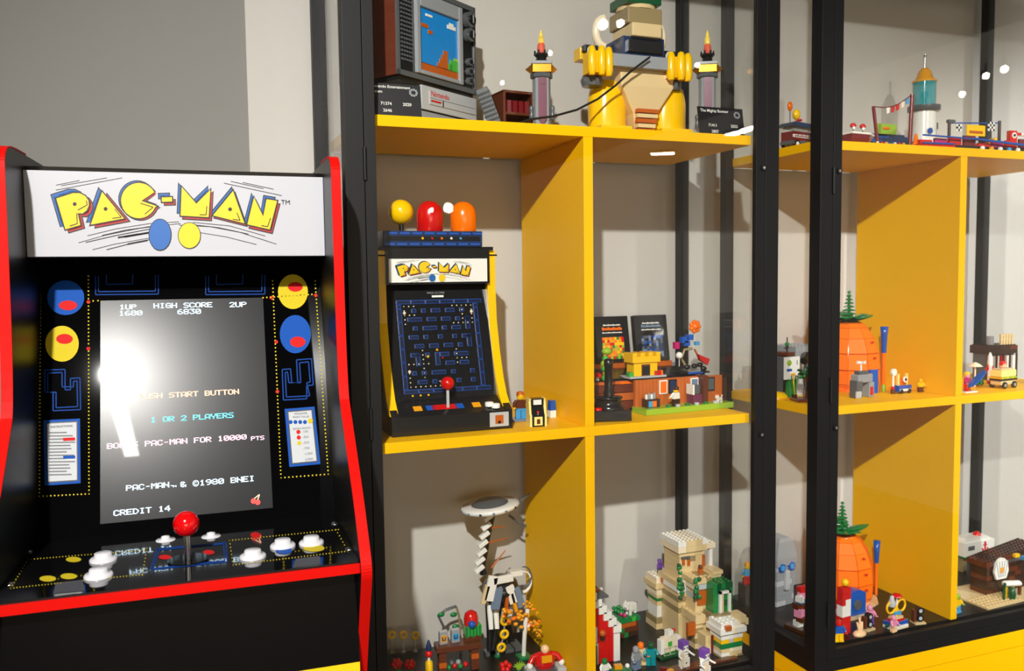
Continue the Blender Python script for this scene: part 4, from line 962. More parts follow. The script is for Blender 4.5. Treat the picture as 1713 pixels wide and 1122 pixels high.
# disc-topped tall sculpture
Yn = .185
def nq(px, py): v = at_y(px, py, Yn); return v
b0 = at_y(838, 1075, Yn); t = thing('disc_tower_model', 'tall white and black toy model with a flat round disc on a thin neck', 'toy model', (b0.x, Yn, FZ))
def nr(px, py, dy=0): v = at_y(px, py, Yn+dy); return Vector((v.x-b0.x, dy, v.z-FZ))
c = nr(820, 848); R_ = Matrix.Translation(c) @ Matrix.Rotation(-.10, 4, 'Y') @ Matrix.Rotation(-.02, 4, 'X')
m = MB(); m.X = R_; m.lathe([(.010, -.008), (.030, -.006), (.045, -.002), (.0475, .002), (.046, .005), (.030, .006), (0, .006)], 'white', n=28)
for i in range(14): a = 2*PI*i/14; m.box(.046*math.cos(a)-.002, .046*math.cos(a)+.002, .046*math.sin(a)-.002, .046*math.sin(a)+.002, .0, .003, 'black' if i % 3 == 0 else 'sand_blue')
disc = m.build('disc', t)
m = MB(); m.X = R_; m.lathe([(.030, .006), (.022, .011), (0, .012)], 'dark_grey', n=20); m.build('disc_hub', disc)
for a, b_ in (((858, 845), (886, 826)), ((852, 862), (880, 880))):
    p, q = nr(*a), nr(*b_); MB().tube([p, p.lerp(q, .5)+Vector((0, 0, -.002)), q], .0022, 'dark_grey', n=8).build('disc_arm', disc)
pts = [nr(820, 864), nr(815, 885), nr(811, 905), nr(808, 925), nr(804, 945), nr(806, 962)]
MB().tube([p+Vector((.004, .004, 0)) for p in pts], .0062, 'black').build('neck', t)
for i in range(7):
    k = i*5/7; a = pts[int(k)].lerp(pts[min(5, int(k)+1)], k-int(k)); m = MB(); m.X = Matrix.Translation(a+Vector((-.004, -.003, 0))) @ Matrix.Rotation(-.55, 4, 'Y'); m.cbox((0, 0, 0), (.017, .009, .0065), 'white'); m.build('neck_plate', t, .0008)
for a, b_ in (((816, 884), (845, 880)), ((818, 908), (848, 900)), ((822, 950), (846, 920))):
    MB().tube([nr(*a), nr(*b_)], .0017, 'dark_orange', n=8, r1=.0008).build('spine', t)
ctr = nr(838, 985)
m = MB(); m.lathe([(.012, -.030), (.026, -.018), (.030, .0), (.026, .014), (.012, .022), (0, .023)], 'black', tuple(ctr), n=16); m.build('body', t)
for px, py, w_, h_, r, c in ((812, 975, .016, .040, .25, 'white'), (832, 960, .034, .012, -.05, 'white'), (822, 992, .014, .034, .2, 'sand_blue'), (846, 985, .014, .030, -.25, 'white'), (858, 990, .012, .034, -.28, 'sand_blue'), (850, 998, .006, .034, -.25, 'amber'), (838, 995, .006, .026, .1, 'dark_orange'), (803, 985, .008, .030, .3, 'tan')):
    v = nr(px, py); m = MB(); m.X = Matrix.Translation(v+Vector((0, -.026, 0))) @ Matrix.Rotation(r, 4, 'Y'); m.cbox((0, 0, 0), (w_, .006, h_), c); m.build('armour_plate', t, .001)
for dx, px in ((-.02, 828), (.012, 845), (-.006, 818), (.022, 856)):
    a = nr(px, 1005); MB().tube([a+Vector((0, .004, .006)), Vector((a.x-.004, -.012 if dx < 0 else .012, a.z*.55)), Vector((a.x+dx*.3, -.004 if dx < 0 else .016, .004))], .0062, 'black', n=8, r1=.0045).box(a.x+dx*.3-.008, a.x+dx*.3+.008, -.012, .004 if dx < 0 else .022, 0, .006, 'dark_grey').build('leg', t)
    MB().tube([a+Vector((-.001, -.004, .002)), Vector((a.x-.004, -.02 if dx < 0 else .004, a.z*.55))], .0052, 'white', n=8, r1=.004).build('leg_plate', t)
for k in range(2):
    a = nr(876, 965+k*8); MB().tube([a+Vector((.013*math.cos(u), 0, .017*math.sin(u))) for u in [-1.7+i*.34 for i in range(11)]], .0030, 'white' if k else 'dark_grey', n=8, r1=.001).build('curved_blade', t)
p = nr(862, 958); MB().box(p.x-.012, p.x+.010, -.008, .004, p.z-.003, p.z+.005, 'white').build('tail_block', t)

# autumn tree
b0 = onf(876, 1100); Yt = b0.y
def tr(px, py, dy=0): v = at_y(px, py, Yt+dy); return Vector((v.x-b0.x, dy, v.z-FZ))
t = thing('autumn_tree', 'toy birch with amber leaves between the disc tower model and the divider', 'toy tree', b0)
MB().tube([Vector((0, 0, 0)), tr(877, 1070), tr(879, 1040), tr(883, 1018)], .0036, 'white', n=8).box(-.010, .010, -.01, .01, 0, .004, 'green').build('trunk', t)
MB().tube([tr(878, 1055), tr(890, 1040)], .0028, 'white', n=8).build('branch', t)
rr = random.Random(3)
for px, py, s in ((847, 1028, .010), (862, 1040, .011), (876, 1030, .009), (884, 1012, .0075), (893, 1022, .007), (897, 1048, .008), (889, 1045, .007), (902, 1060, .0055)):
    m = MB(); c = tr(px, py, -.004)
    for i in range(9): m.ball((c.x+rr.uniform(-s, s), c.y+rr.uniform(-.006, .006), c.z+rr.uniform(-s, s)), s*.42, 'amber' if rr.random() < .75 else 'orange', (1, .7, .7), 7)
    m.build('leaf_cluster', t)
# rings
for i, (px, py, pb, l) in enumerate(((655, 1062, 1092, 'yellow toy ring on a clear rod, nearest the black post of three'), (674, 1062, 1091, 'yellow toy ring on a clear rod, middle of three'), (694, 1063, 1090, 'yellow toy ring on a clear rod, right of the row of three'))):
    b0 = onf(px+1, pb); v = at_y(px, py, b0.y); t = thing('ring_on_rod', l, 'toy ring', b0, 0, 'toy rings on rods'); h = v.z-FZ
    MB().cyl((0, 0, 0), (0, 0, h-.0065), .0009, 'clear_white', n=8).cyl((0, 0, 0), (0, 0, .002), .004, 'clear_white', n=10).build('rod', t); MB().torus((0, 0, h), .0052, .0020, 'yellow', 'y').build('ring', t)
b0 = onf(832, 1098); t = thing('ring_arc', 'three yellow toy rings rising along a clear curved rod before the autumn tree', 'toy ring', b0)
pts = [Vector((0, 0, 0))]+[Vector((at_y(px, py, b0.y).x-b0.x, 0, at_y(px, py, b0.y).z-FZ)) for px, py in ((838, 1082), (843, 1060), (844, 1038))]
MB().tube(pts, .0011, 'clear_white', n=8).cyl((0, 0, 0), (0, 0, .002), .005, 'green', n=10).build('rod', t)
for p in pts[1:]: MB().torus((p.x, -.002, p.z), .0058, .0024, 'yellow', 'y').build('ring', t)
# red flowers / beetles
for px, py, l in ((664, 1112, 'round red toy flower nearest the black post on the cabinet floor'), (686, 1113, 'round red toy flower second from the black post on the cabinet floor')):
    b0 = onf(px, py+14); t = thing('red_flower', l, 'toy flower', b0, 0, 'red toy flowers')
    MB().cyl((0, 0, 0), (0, 0, .010), .0014, 'green', n=8).box(-.006, .006, -.003, .003, 0, .003, 'bright_green').build('stem', t)
    m = MB().ball((0, 0, .015), .005, 'red', n=10)
    for i in range(6): a = 2*PI*i/6; m.ball((.0062*math.cos(a), .0025*math.sin(a), .015+.0045*math.sin(a)), .0036, 'red', n=8)
    m.build('petals', t)
# yellow post with red ball and blue top
b0 = onf(718, 1126); t = thing('striped_post', 'yellow toy post topped with a red ball and dark blue horn beside the brown arch', 'toy post', b0)
MB().lathe([(.006, 0), (.006, .017), (.004, .020), (0, .020)], 'yellow', n=14).build('post', t); MB().cyl((0, 0, .019), (0, 0, .025), .002, 'white', n=8).build('neck', t); MB().ball((0, 0, .031), .0062, 'red', n=14).build('ball', t); MB().lathe([(.004, .036), (.0045, .042), (.002, .050), (.0015, .052)], 'navy', n=10).build('horn', t)
# brown arch table with two block signs
ba = onf(735, 1128); bb = onf(806, 1124); t = thing('brick_arch', 'brown toy brick arch with a plank top left of the disc tower model', 'toy arch', (ba.x, ba.y, FZ), math.atan2(bb.y-ba.y, bb.x-ba.x)*.4)
wA = bb.x-ba.x; hA = at_y(765, 1078, ba.y).z-FZ
rb = random.Random(9)
for x in (0, wA-.012): m = MB(); m.wall(x, x+.012, 0, .02, 0, hA-.008, ('brown', 'dark_orange', 'brown', 'brown'), studs=False, rnd=rb); m.build('pillar', t)
MB().box(-.004, wA+.004, -.003, .024, hA-.008, hA, 'brown').build('plank_top', t, .0005)
m = MB()
for i, (x, z, c) in enumerate(((.016, .005, 'green'), (.024, .007, 'red'), (.033, .005, 'green'), (.041, .007, 'red'), (.030, .012, 'grey'), (.020, .012, 'dark_grey'))): m.ball((x*wA/.06, .008, z), .0045, c, n=8)
m.build('plants_below', t)
for px, c, l in ((742, 'amber', 'small grey toy block sign with amber mark on the brown arch, left of two'), (762, 'azure', 'small grey toy block sign with light blue mark on the brown arch, right of two')):
    v = at_y(px, 1072, ba.y+.01); tt = thing('block_sign', l, 'toy sign', (v.x, ba.y+.012, FZ+hA+.0002), 0, 'block signs on the brown arch')
    MB().box(-.0065, .0065, -.004, .004, 0, .019, 'grey').box(-.0065, .0065, -.0035, .0035, .0192, .0205, 'light_grey').build('block', tt, .0005)
    MB().box(-.0045, .0045, -.0046, -.004, .004, .014, c).box(-.003, .003, -.0049, -.0046, .006, .012, 'navy').box(-.0012, .0012, -.0052, -.0049, .008, .012, c).build('mark', tt)
v = at_y(791, 1068, ba.y+.01); tt = thing('red_dome_toy', 'green studded toy hill with a red dome and blue ball on the brown arch', 'toy hill', (v.x, ba.y+.012, FZ+hA+.0002))
m = MB().box(-.013, .013, -.006, .008, 0, .006, 'brown').box(-.012, .014, -.005, .008, .006, .022, 'bright_green')
for i in range(5): m.box(-.012+i*.0053, -.009+i*.0053, -.0062, -.005, .004+.003*(i % 2), .022, 'green')
m.build('hill', tt); MB().lathe([(.011, .022), (.0115, .032), (.0095, .040), (.004, .044), (0, .0445)], 'red', (-.001, .003, 0), n=18).build('dome', tt); MB().ball((-.003, -.0075, .026), .0062, 'blue', n=14).build('ball', tt)
# vine arch behind
v0, v1 = at_y(737, 1052, .20), at_y(768, 1052, .20); b0 = Vector((v0.x, .2, FZ)); t = thing('vine_arch', 'bent dark toy frame with green leaves behind the brown arch', 'toy plant', b0)
pp = [Vector((at_y(px, py, .2).x-b0.x, 0, at_y(px, py, .2).z-FZ)) for px, py in ((742, 1048), (736, 1032), (733, 1030), (746, 1020), (763, 1014), (768, 1030), (770, 1056))]
MB().tube([Vector((pp[0].x, 0, 0)), pp[0], pp[2], pp[3], pp[4]], .0022, 'dark_grey').tube([pp[4], pp[5], pp[6], Vector((pp[6].x, 0, 0))], .0018, 'dark_tan').build('frame', t)
for px, py in ((738, 1028), (759, 1028), (762, 1048)): v = at_y(px, py, .197); MB().ball((v.x-b0.x, -.003, v.z-FZ), .0052, 'green', (1.2, .6, .8), 8).build('leaf', t)
# seated figure machine
b0 = onf(925, 1128); t = thing('hover_seat_toy', 'grey toy machine carrying a plump red and amber brick figure beside the divider', 'toy vehicle', (b0.x-.0135, b0.y, FZ), -.1)
m = MB().box(-.026, .026, -.014, .014, 0, .010, 'grey').box(-.030, -.016, -.016, .010, .004, .016, 'light_grey').box(.016, .030, -.016, .010, .004, .016, 'light_grey').box(-.014, .014, -.018, .012, .006, .014, 'dark_grey'); m.cyl((0, -.018, .008), (0, -.020, .008), .006, 'green', n=14); m.build('machine', t, .001)
MB().lathe([(.012, .014), (.016, .020), (.016, .030), (.011, .037), (0, .038)], 'red', n=18, sy=.7).box(-.008, .008, -.0125, -.009, .026, .036, 'amber').build('torso', t)
for s in (-1, 1): a = MB().tube([(s*.010, 0, .034), (s*.019, -.001, .032), (s*.024, -.004, .024)], .0045, 'red').build('arm', t); MB().ball((s*.025, -.005, .021), .0052, 'white', n=12).build('hand', a)
MB().ball((0, -.002, .043), .0068, 'flesh', n=14).build('head', t)
b0 = onf(846, 1132); t = thing('red_bloom', 'red toy bloom with green leaves at the foot of the autumn tree', 'toy flower', b0)
m = MB()
for i in range(5): a = 2*PI*i/5; m.ball((.006*math.cos(a), .003*math.sin(a), .016+.004*math.sin(a)), .0045, 'red', n=8)
m.build('petals', t); MB().cyl((0, 0, 0), (0, 0, .014), .0016, 'green', n=8).ball((-.008, 0, .008), .004, 'green', (1.4, .6, .6), 8).build('stem', t)
b0 = onf(868, 1125); t = thing('leafy_plant', 'yellow-green spiky toy plant on the floor right of the red bloom', 'toy plant', b0)
m = MB()
for i in range(7): a = -1.2+i*.4; m.tube([(0, 0, .004), (.006*math.sin(a), -.002, .010+.004*math.cos(a)), (.011*math.sin(a), -.003, .009+.010*math.cos(a))], .0022, 'lime', r1=.0006)
m.build('leaves', t); MB().cyl((0, 0, 0), (0, 0, .006), .003, 'green', n=8).build('stem', t)

# ================================================================== FIRST CABINET, BOTTOM RIGHT
b0 = onf(993, 1122); Yb_ = b0.y
def bz_(py): return at_y(1010, py, Yb_).z-FZ
t = thing('toy_barn', 'red toy barn with stepped white gable, right beside the yellow divider', 'toy barn', (.0475, .083, FZ), .0)
wB = .054; rb = random.Random(2)
m = MB()
hb = .048
m.wall(0, wB*.86, 0, .05, 0, hb, ('red', 'red', 'red'), studs=False, rnd=rb)
for i in range(5): m.box(0, wB*.80-i*.0085, .0, .05, hb+i*.0112, hb+(i+1)*.0112, 'red')
m.build('barn_body', t)
m = MB()
for i in range(6): x = wB*.84-i*.0085; m.box(x-.007, x+.0065, -.003, .054, hb-.002+i*.0112, hb+.0112+i*.0112, 'white')
m.box(wB*.72, wB*.92, -.002, .052, 0, hb-.004, 'white').box(.0, .010, -.002, .0, hb-.012, hb+.012, 'white').box(.0, .012, -.002, 0, 0, .034, 'white'); m.build('white_trim', t)
MB().box(.0, .009, -.0024, -.0004, 0, .031, 'dark_grey').build('barn_door', t)
MB().ball((.018, -.004, .050), .0055, 'dark_orange', n=10).box(.0145, .0215, -.006, -.002, .039, .045, 'dark_brown').build('wall_lamp', t)
m = MB().box(-.001, .030, -.002, .054, .1045, .108, 'dark_grey'); m.build('roof_ridge', t)
def blocky_animal(label, loc, rot, c1, c2, s=1.0, name='toy_animal'):
    t = thing(name, label, 'toy animal', loc, rot); m = MB()
    m.box(-.010*s, .008*s, -.005*s, .005*s, .006*s, .016*s, c1)
    for sx_ in (-.008, .006):
        for sy_ in (-.0033, .0033): MB().box((sx_-.0018)*s, (sx_+.0018)*s, (sy_-.0016)*s, (sy_+.0016)*s, 0, .0065*s, c1).build('leg', t)
    m.build('body', t, .0004); MB().box(-.017*s, -.009*s, -.0045*s, .0045*s, .011*s, .020*s, c1).box(-.0195*s, -.0165*s, -.002*s, .002*s, .0115*s, .0145*s, c2).box(-.0135*s, -.0115*s, -.0042*s, -.0022*s, .020*s, .0232*s, c1).box(-.0135*s, -.0115*s, .0022*s, .0042*s, .020*s, .0232*s, c1).build('head', t)
    MB().box(.008*s, .015*s, -.0022*s, .0022*s, .011*s, .0155*s, c2).build('tail', t); return t
v = at_y(1026, 1003, .11); blocky_animal('blocky orange toy fox standing on the barn roof', (.0665, .108, FZ+hb+.0451), .3, 'dark_orange', 'white', 1.05)
b0 = onf(1066, 1070); t = thing('grass_ledge', 'green toy grass ledge on brown bricks behind the red barn', 'toy landscape', (.128, .150, FZ), .1)
rb = random.Random(4); m = MB(); m.wall(0, .044, 0, .035, 0, .026, ('brown', 'dark_brown', 'brown', 'green', 'dark_orange'), studs=False, rnd=rb); m.build('earth', t); m = MB(); m.wall(-.002, .046, -.002, .037, .026, .033, ('green', 'green', 'bright_green'), rnd=rb); m.build('grass', t)
m = MB()
for i in range(10): m.ball((.006+rb.uniform(0, .016), rb.uniform(.004, .02), .036+rb.uniform(0, .012)), .004, 'green' if i < 7 else 'magenta', n=7)
m.build('bush', t)
blocky_animal('blocky white toy sheep on the green ledge behind the barn', (.164, .165, FZ+.0352), .5, 'white', 'grey', 1.05, 'toy_animal')
minifig('grey-blue armoured toy figure standing beside the barn', (.106, .046, FZ), .3, 'grey', 'sand_blue', 'grey', None, .95, eyes=False)
minifig('tan toy figure with an orange head between the barn and the teal figure', (.120, .056, FZ), -.2, 'tan', 'tan', 'orange', None, .95, eyes=False)
minifig('teal toy figure on the dark floor between the barn and the tan fortress', (.134, .050, FZ), -.3, 'teal', 'teal', 'dark_green', None, .95, eyes=False)
t = thing('grass_plate', 'green toy grass plate with a white flower before the barn', 'toy landscape', (.076, .040, FZ), -.15)
MB().box(-.020, .018, -.008, .012, 0, .003, 'brown').build('base', t); m = MB().wall(-.019, .017, -.007, .011, .003, .006, ('green', 'green')); m.build('grass', t); MB().cyl((.010, -.003, .006), (.010, -.003, .012), .001, 'green', n=6).ball((.010, -.003, .013), .004, 'white', n=8).build('flower', t)
MB().box(-.008, .004, .002, .010, .006, .012, 'amber').build('yellow_block', t)
minifig('small white and blue toy figure at the very foot of the divider', (.048, .038, FZ), .1, 'white', 'blue', 'green', None, .8, eyes=False)
# tan fortress
b0 = onf(1160, 1090)
t = thing('toy_fortress', 'sand-coloured toy brick fortress with three towers and a green gate house', 'toy fortress', (.205, .058, FZ), 0)
Yf0 = .058
def fq(px, py, dy): v = at_y(px, py, Yf0+dy); return v.x-.205, v.z-FZ
rb = random.Random(11)
SAND = ('tan', 'tan', 'dark_tan', 'tan'); SW = ('white', 'tan', 'cream', 'light_grey')
def tower(name, pxa, pxb, dy, dep, tiers):
    xa = fq(pxa, 1000, dy)[0]; xb = fq(pxb, 1000, dy)[0]; m = MB(); z = 0
    for py, ex, mats, st in tiers:
        z1 = max(z+.003, fq((pxa+pxb)/2, py, dy)[1]); m.wall(xa-ex, xb+ex, dy-ex, dy+dep+ex, z, z1, mats, studs=st, rnd=rb); z = z1
    m.build(name, t); return xa, xb, z
xa, xb, z = tower('central_tower', 1136, 1178, .055, .05, ((985, .004, SAND, False), (968, .007, SW, False), (930, -.001, SAND, False), (922, .0, ('tan',), False), (912, .004, ('cream', 'tan'), False), (903, .004, ('white', 'cream', 'tan'), True)))
zb_ = fq(1150, 930, .055)[1]
m = MB().box(xa+.004, xa+.020, .0525, .056, zb_-.004, zb_, 'dark_grey').box(xa+.006, xa+.010, .0528, .056, zb_-.014, zb_-.004, 'dark_orange').box(xa+.016, xa+.020, .0528, .056, zb_-.016, zb_-.006, 'dark_orange').box(xb-.004, xb+.0005, .053, .060, zb_-.026, zb_-.002, 'dark_orange'); m.build('windows', t)
xs = fq(1189, 930, .058)[0]; m = MB().wall(xb+.002, xs+.004, .050, .10, fq(1190, 915, .055)[1], fq(1190, 906, .055)[1], ('white', 'cream'), rnd=rb); m.box(xs-.006, xs, .053, .058, fq(1190, 962, .055)[1], fq(1190, 915, .055)[1], 'white'); m.build('balcony_roof', t)
x2, z2 = fq(1176, 967, .03); MB().box(x2-.018, x2+.034, .028, .06, z2-.004, z2+.004, 'tan').box(x2+.016, x2+.036, .026, .06, z2+.004, z2+.010, 'tan').box(x2-.01, x2+.012, .030, .05, z2+.004, z2+.0055, 'dark_tan').build('terrace', t)
MB().box(x2-.004, x2+.002, .034, .04, z2+.004, z2+.014, 'dark_orange').ball((x2-.001, .037, z2+.017), .0038, 'brown', n=8).build('terrace_figure', t)
xa, xb, z = tower('middle_block', 1163, 1184, .022, .05, ((1075, .003, SAND, False), (1034, .006, SAND, False), (1012, .0, SAND, False), (985, -.001, SW, False), (975, .003, SW, False), (967, .005, ('tan', 'dark_tan'), True)))
MB().box(xa+.004, xb-.004, .0195, .023, fq(1175, 1012, .02)[1], fq(1175, 988, .02)[1], 'dark_orange').build('door', t)
x0, z0 = fq(1193, 1026, .0); x1, z1 = fq(1226, 973, .0)
m = MB().wall(x0, x1, .0, .045, z0, z1, ('green', 'dark_green', 'green'), rnd=rb); m.build('green_gatehouse', t)
m = MB().box(x0+.010, x0+.014, -.004, .0, z0, z1-.012, 'white').box(x1-.010, x1-.006, -.004, .0, z0, z1-.012, 'white').box(x0+.010, x1-.006, -.004, .0, z1-.016, z1-.012, 'white').box(x0+.014, x0+.018, -.003, .0, z0, z1-.016, 'tan'); m.build('gate_frame', t)
m = MB(); m.wall(x0-.004, min(x1+.002, .0845), -.010, .045, 0, z0, SAND, studs=False, rnd=rb); m.build('gatehouse_base', t)
xa, xb, z = tower('left_tower', 1099, 1122, .105, .03, ((1031, .003, ('dark_tan', 'tan'), False), (1012, .0, ('white', 'light_grey'), False), (1004, .0, ('tan',), False), (999, .001, ('green',), False), (994, .001, ('yellow', 'tan'), False), (982, .002, ('white', 'cream'), False), (973, .006, SW, False), (964, .003, SW, True)))
MB().box(xa+.004, xb-.006, .094, .10, z-.006, z+.001, 'dark_orange').box(xb-.010, xb+.012, .096, .1, z-.014, z+.002, 'tan').build('crenel', t)
xa, xb, z = tower('right_tower', 1207, 1242, -.034, .030, ((1107, .001, ('tan', 'dark_tan'), False), (1090, .0, ('white', 'tan', 'light_grey'), False), (1083, .0, ('tan', 'cream'), False), (1075, .0008, ('green',), False), (1068, .0, ('yellow', 'light_grey'), False), (1058, .0008, ('white',), False), (1049, .005, ('white', 'cream'), False), (1040, .002, ('white', 'cream'), True)))
MB().box(xa+.004, xa+.014, -.042, -.034, z-.010, z-.003, 'dark_orange').box(xb-.006, xb+.003, -.040, -.016, z-.002, z+.010, 'tan').box(xb+.003, xb+.0075, -.040, -.018, z-.006, z+.004, 'tan').build('crenel', t)
# slanting curtain walls
xl, zl = fq(1122, 1000, .10); xm, zm = fq(1165, 1035, .02)
for i in range(5):
    k = i/4; x = xl+(xm-xl)*k; y = .095+(.012-.095)*k; z = zl+(zm+.004-zl)*k
    m = MB().wall(x-.008, x+.008, y, y+.02, 0, z-.008, SAND, studs=False, rnd=rb); m.wall(x-.0095, x+.0095, y-.004, y+.02, z-.008, z+.006, ('tan', 'dark_tan'), rnd=rb); m.build('curtain_wall', t)
xr, zr = fq(1196, 1035, .0); m = MB(); m.wall(xm-.004, xa-.002, -.012, .012, 0, zr-.02, ('cream', 'white', 'tan'), studs=False, rnd=rb); m.box(xm+.006, xm+.012, -.0125, -.012, 0, zr-.02, 'dark_red'); m.build('lower_wall', t)
x, z = fq(1168, 1060, -.012); MB().box(x-.007, x+.007, .006, .0125, z-.010, z+.010, 'dark_orange').build('arrow_window', t)
m = MB()
for px, py, dy in ((1140, 990, .05), (1137, 975, .05), (1164, 975, .018), (1164, 990, .018), (1133, 950, .06)):
    x, z = fq(px, py, dy)
    for i in range(5): m.ball((x+rb.uniform(-.005, .005), dy-.003, z+rb.uniform(-.008, .008)), .004, 'dark_green' if i % 2 else 'green', n=7)
m.build('vines', t)
m = MB(); m.wall(-.06, .005, -.050, -.030, 0, .0032, ('dark_green', 'green', 'brown'), studs=False, rnd=rb); m.box(.006, .065, -.045, -.0365, 0, .003, 'brown'); m.build('ground_plate', t)
# figures round the fortress
b0 = onf(1120, 1078); t = thing('stone_golem', 'chunky pale blocky toy golem with vines before the fortress wall', 'toy figure', (.176, .066, FZ), .15)
for s in (-1, 1): MB().box(s*.006-.0045, s*.006+.0045, -.004, .004, .003, .016, 'cream').box(s*.006-.0048, s*.006+.0048, -.0045, -.004, .004, .008, 'green').build('leg', t)
MB().box(-.013, .013, -.006, .006, .016, .032, 'cream').box(-.006, .002, -.0065, -.006, .018, .026, 'bright_green').build('torso', t, .0004)
for s in (-1, 1): MB().box(s*.0165-.0035, s*.0165+.0035, -.006, .004, .008, .031, 'white').build('arm', t, .0004)
h = MB().box(-.0052, .0052, -.006, .004, .032, .043, 'white').box(-.0012, .0012, -.0075, -.006, .034, .0385, 'cream').build('head', t, .0003); MB().ball((.011, 0, .040), .003, 'red', n=8).build('flower', t); MB().box(-.022, .022, -.008, .008, 0, .003, 'dark_green').build('base', t)
def skeleton(label, loc, rot):
    t = thing('toy_skeleton', label, 'toy figure', loc, rot, 'skeleton toys before the fortress')
    for s in (-1, 1): MB().box(s*.0042-.0026, s*.0042+.0026, -.003, .003, 0, .014, 'white').build('leg', t)
    m = MB().box(-.0022, .0022, -.002, .002, .014, .028, 'white')
    for i in range(3): m.box(-.0075, .0075, -.0035, .003, .0175+i*.0042, .0198+i*.0042, 'white')
    m.box(-.010, .008, -.006, -.0035, .001, .017, 'white').box(-.004, .002, -.0064, -.006, .009, .011, 'dark_grey'); m.build('ribcage', t)
    for s in (-1, 1): MB().tube([(s*.0078, 0, .027), (s*.012, -.004, .022), (s*.013, -.011, .021)], .0016, 'white').build('arm', t)
    MB().box(-.013, -.0105, -.016, -.010, .010, .030, 'cream').build('shield', t)
    h = MB().box(-.0055, .0055, -.0055, .0055, .028, .038, 'white').box(-.0038, -.0014, -.0058, -.0055, .032, .0345, 'dark_grey').box(.0014, .0038, -.0058, -.0055, .032, .0345, 'dark_grey').build('skull', t, .0004)
    MB().box(-.0062, .0062, -.0062, .0062, .0372, .044, 'purple').box(-.0062, -.0045, -.0062, .0062, .031, .0372, 'purple').box(.0045, .0062, -.0062, .0062, .031, .0372, 'purple').build('helmet', h, .0006)
p = onf(1143, 1117); skeleton('white toy skeleton with a purple helmet, left of the two before the fortress', (p.x, p.y, FZ), .2)
p = onf(1178, 1132); skeleton('white toy skeleton with a purple helmet, right of the two before the fortress', (p.x, p.y, FZ), .35)
xt = fq(1110, 962, .105); minifig('purple toy figure with a bow perched on the left fortress tower', (xt[0]+.205, Yf0+.118, FZ+fq(1110, 964, .105)[1]+.0018), .3, 'purple', 'dark_grey', 'purple', 'purple', .62, eyes=False)
p = at_y(1249, 1000, .215); minifig('yellow headed toy figure behind the fortress at the right glass', (p.x-.006, .205, FZ+.0352), -.3, 'azure', 'red', 'yellow', 'amber', 1.0)
one('display_block', 'dark toy block carrying the yellow headed figure behind the fortress', 'toy block', MB().box(-.012, .012, -.012, .012, 0, .035, 'dark_brown'), (p.x-.006, .205, FZ), bevel=.0006)
p = onf(1116, 1128); t = thing('orange_toy_bird', 'orange and yellow toy bits on the cabinet floor at the picture bottom', 'toy bricks', p, .3)
MB().box(-.010, -.001, -.004, .004, 0, .008, 'orange').build('orange_brick', t); MB().box(.0, .012, -.003, .003, 0, .0055, 'amber').build('amber_brick', t); MB().box(-.012, -.004, -.003, .004, .0082, .013, 'dark_red').build('red_brick', t)
p = onf(1012, 1130); one('yellow_bricks', 'small yellow toy brick pile near the foot of the divider', 'toy bricks', MB().brick(-.010, -.006, 0, 2, 1, .0055, 'yellow').brick(-.006, -.006, .0055, 1, 1, .0055, 'yellow'), (.045, .006, FZ))

# ================================================================== SECOND CABINET, TOP SHELF
def bx_(px, Y, py=460): return at_y(px, py, Y).x
def bz3(px, py, Y, z0): return at_y(px, py, Y).z-z0
# food truck
Yq = .07; x0 = .425; t = thing('food_truck', 'maroon and white toy food truck with a dark blue roof at the side glass', 'toy vehicle', (.4265, .085, ZT), .2)
MB().box(-.003, .054, 0, .026, .007, .013, 'dark_grey').build('chassis', t)
m = MB().box(-.002, .046, .001, .025, .013, .028, 'dark_red').box(-.002, .046, .0005, .001, .018, .023, 'white').box(.046, .054, .002, .024, .010, .022, 'grey'); [m.box(.003+i*.0052, .0066+i*.0052, .0001, .0004, .0190, .0216+.0008*(i % 2), 'dark_red') for i in range(8)]; m.build('body', t, .0006)
MB().box(.002, .042, .002, .024, .028, .036, 'clear_white').build('window', t)
MB().prism([(-.008, .036), (.058, .033), (.050, .041), (.0, .043)], 'y', -.004, .028, 'navy').build('awning', t)
for x in (.008, .042):
    for y in (-.001, .022): MB().cyl((x, y, .007), (x, y+.005, .007), .007, 'black', n=16).cyl((x, y-.0004, .007), (x, y+.001, .007), .0038, 'white', n=12).build('wheel', t)
MB().cyl((.020, .012, .043), (.020, .012, .050), .0015, 'red', n=8).ball((.020, .012, .058), .0075, 'yellow', (1, .8, 1.2), 12).ball((.026, .01, .049), .004, 'red', (1.4, 1, .6), 8).build('roof_ornament', t)
MB().cyl((.004, .012, .043), (.004, .012, .062), .001, 'dark_grey', n=6).ball((.004, .012, .070), .0065, 'orange', (.8, .6, 1.3), 10).build('roof_flower', t)
t = minifig('yellow toy figure with dark antennae beside the toy food truck', (.466, .070, ZT+.0), .2, 'yellow', 'yellow', 'yellow', 'black', 1.0, eyes=False)
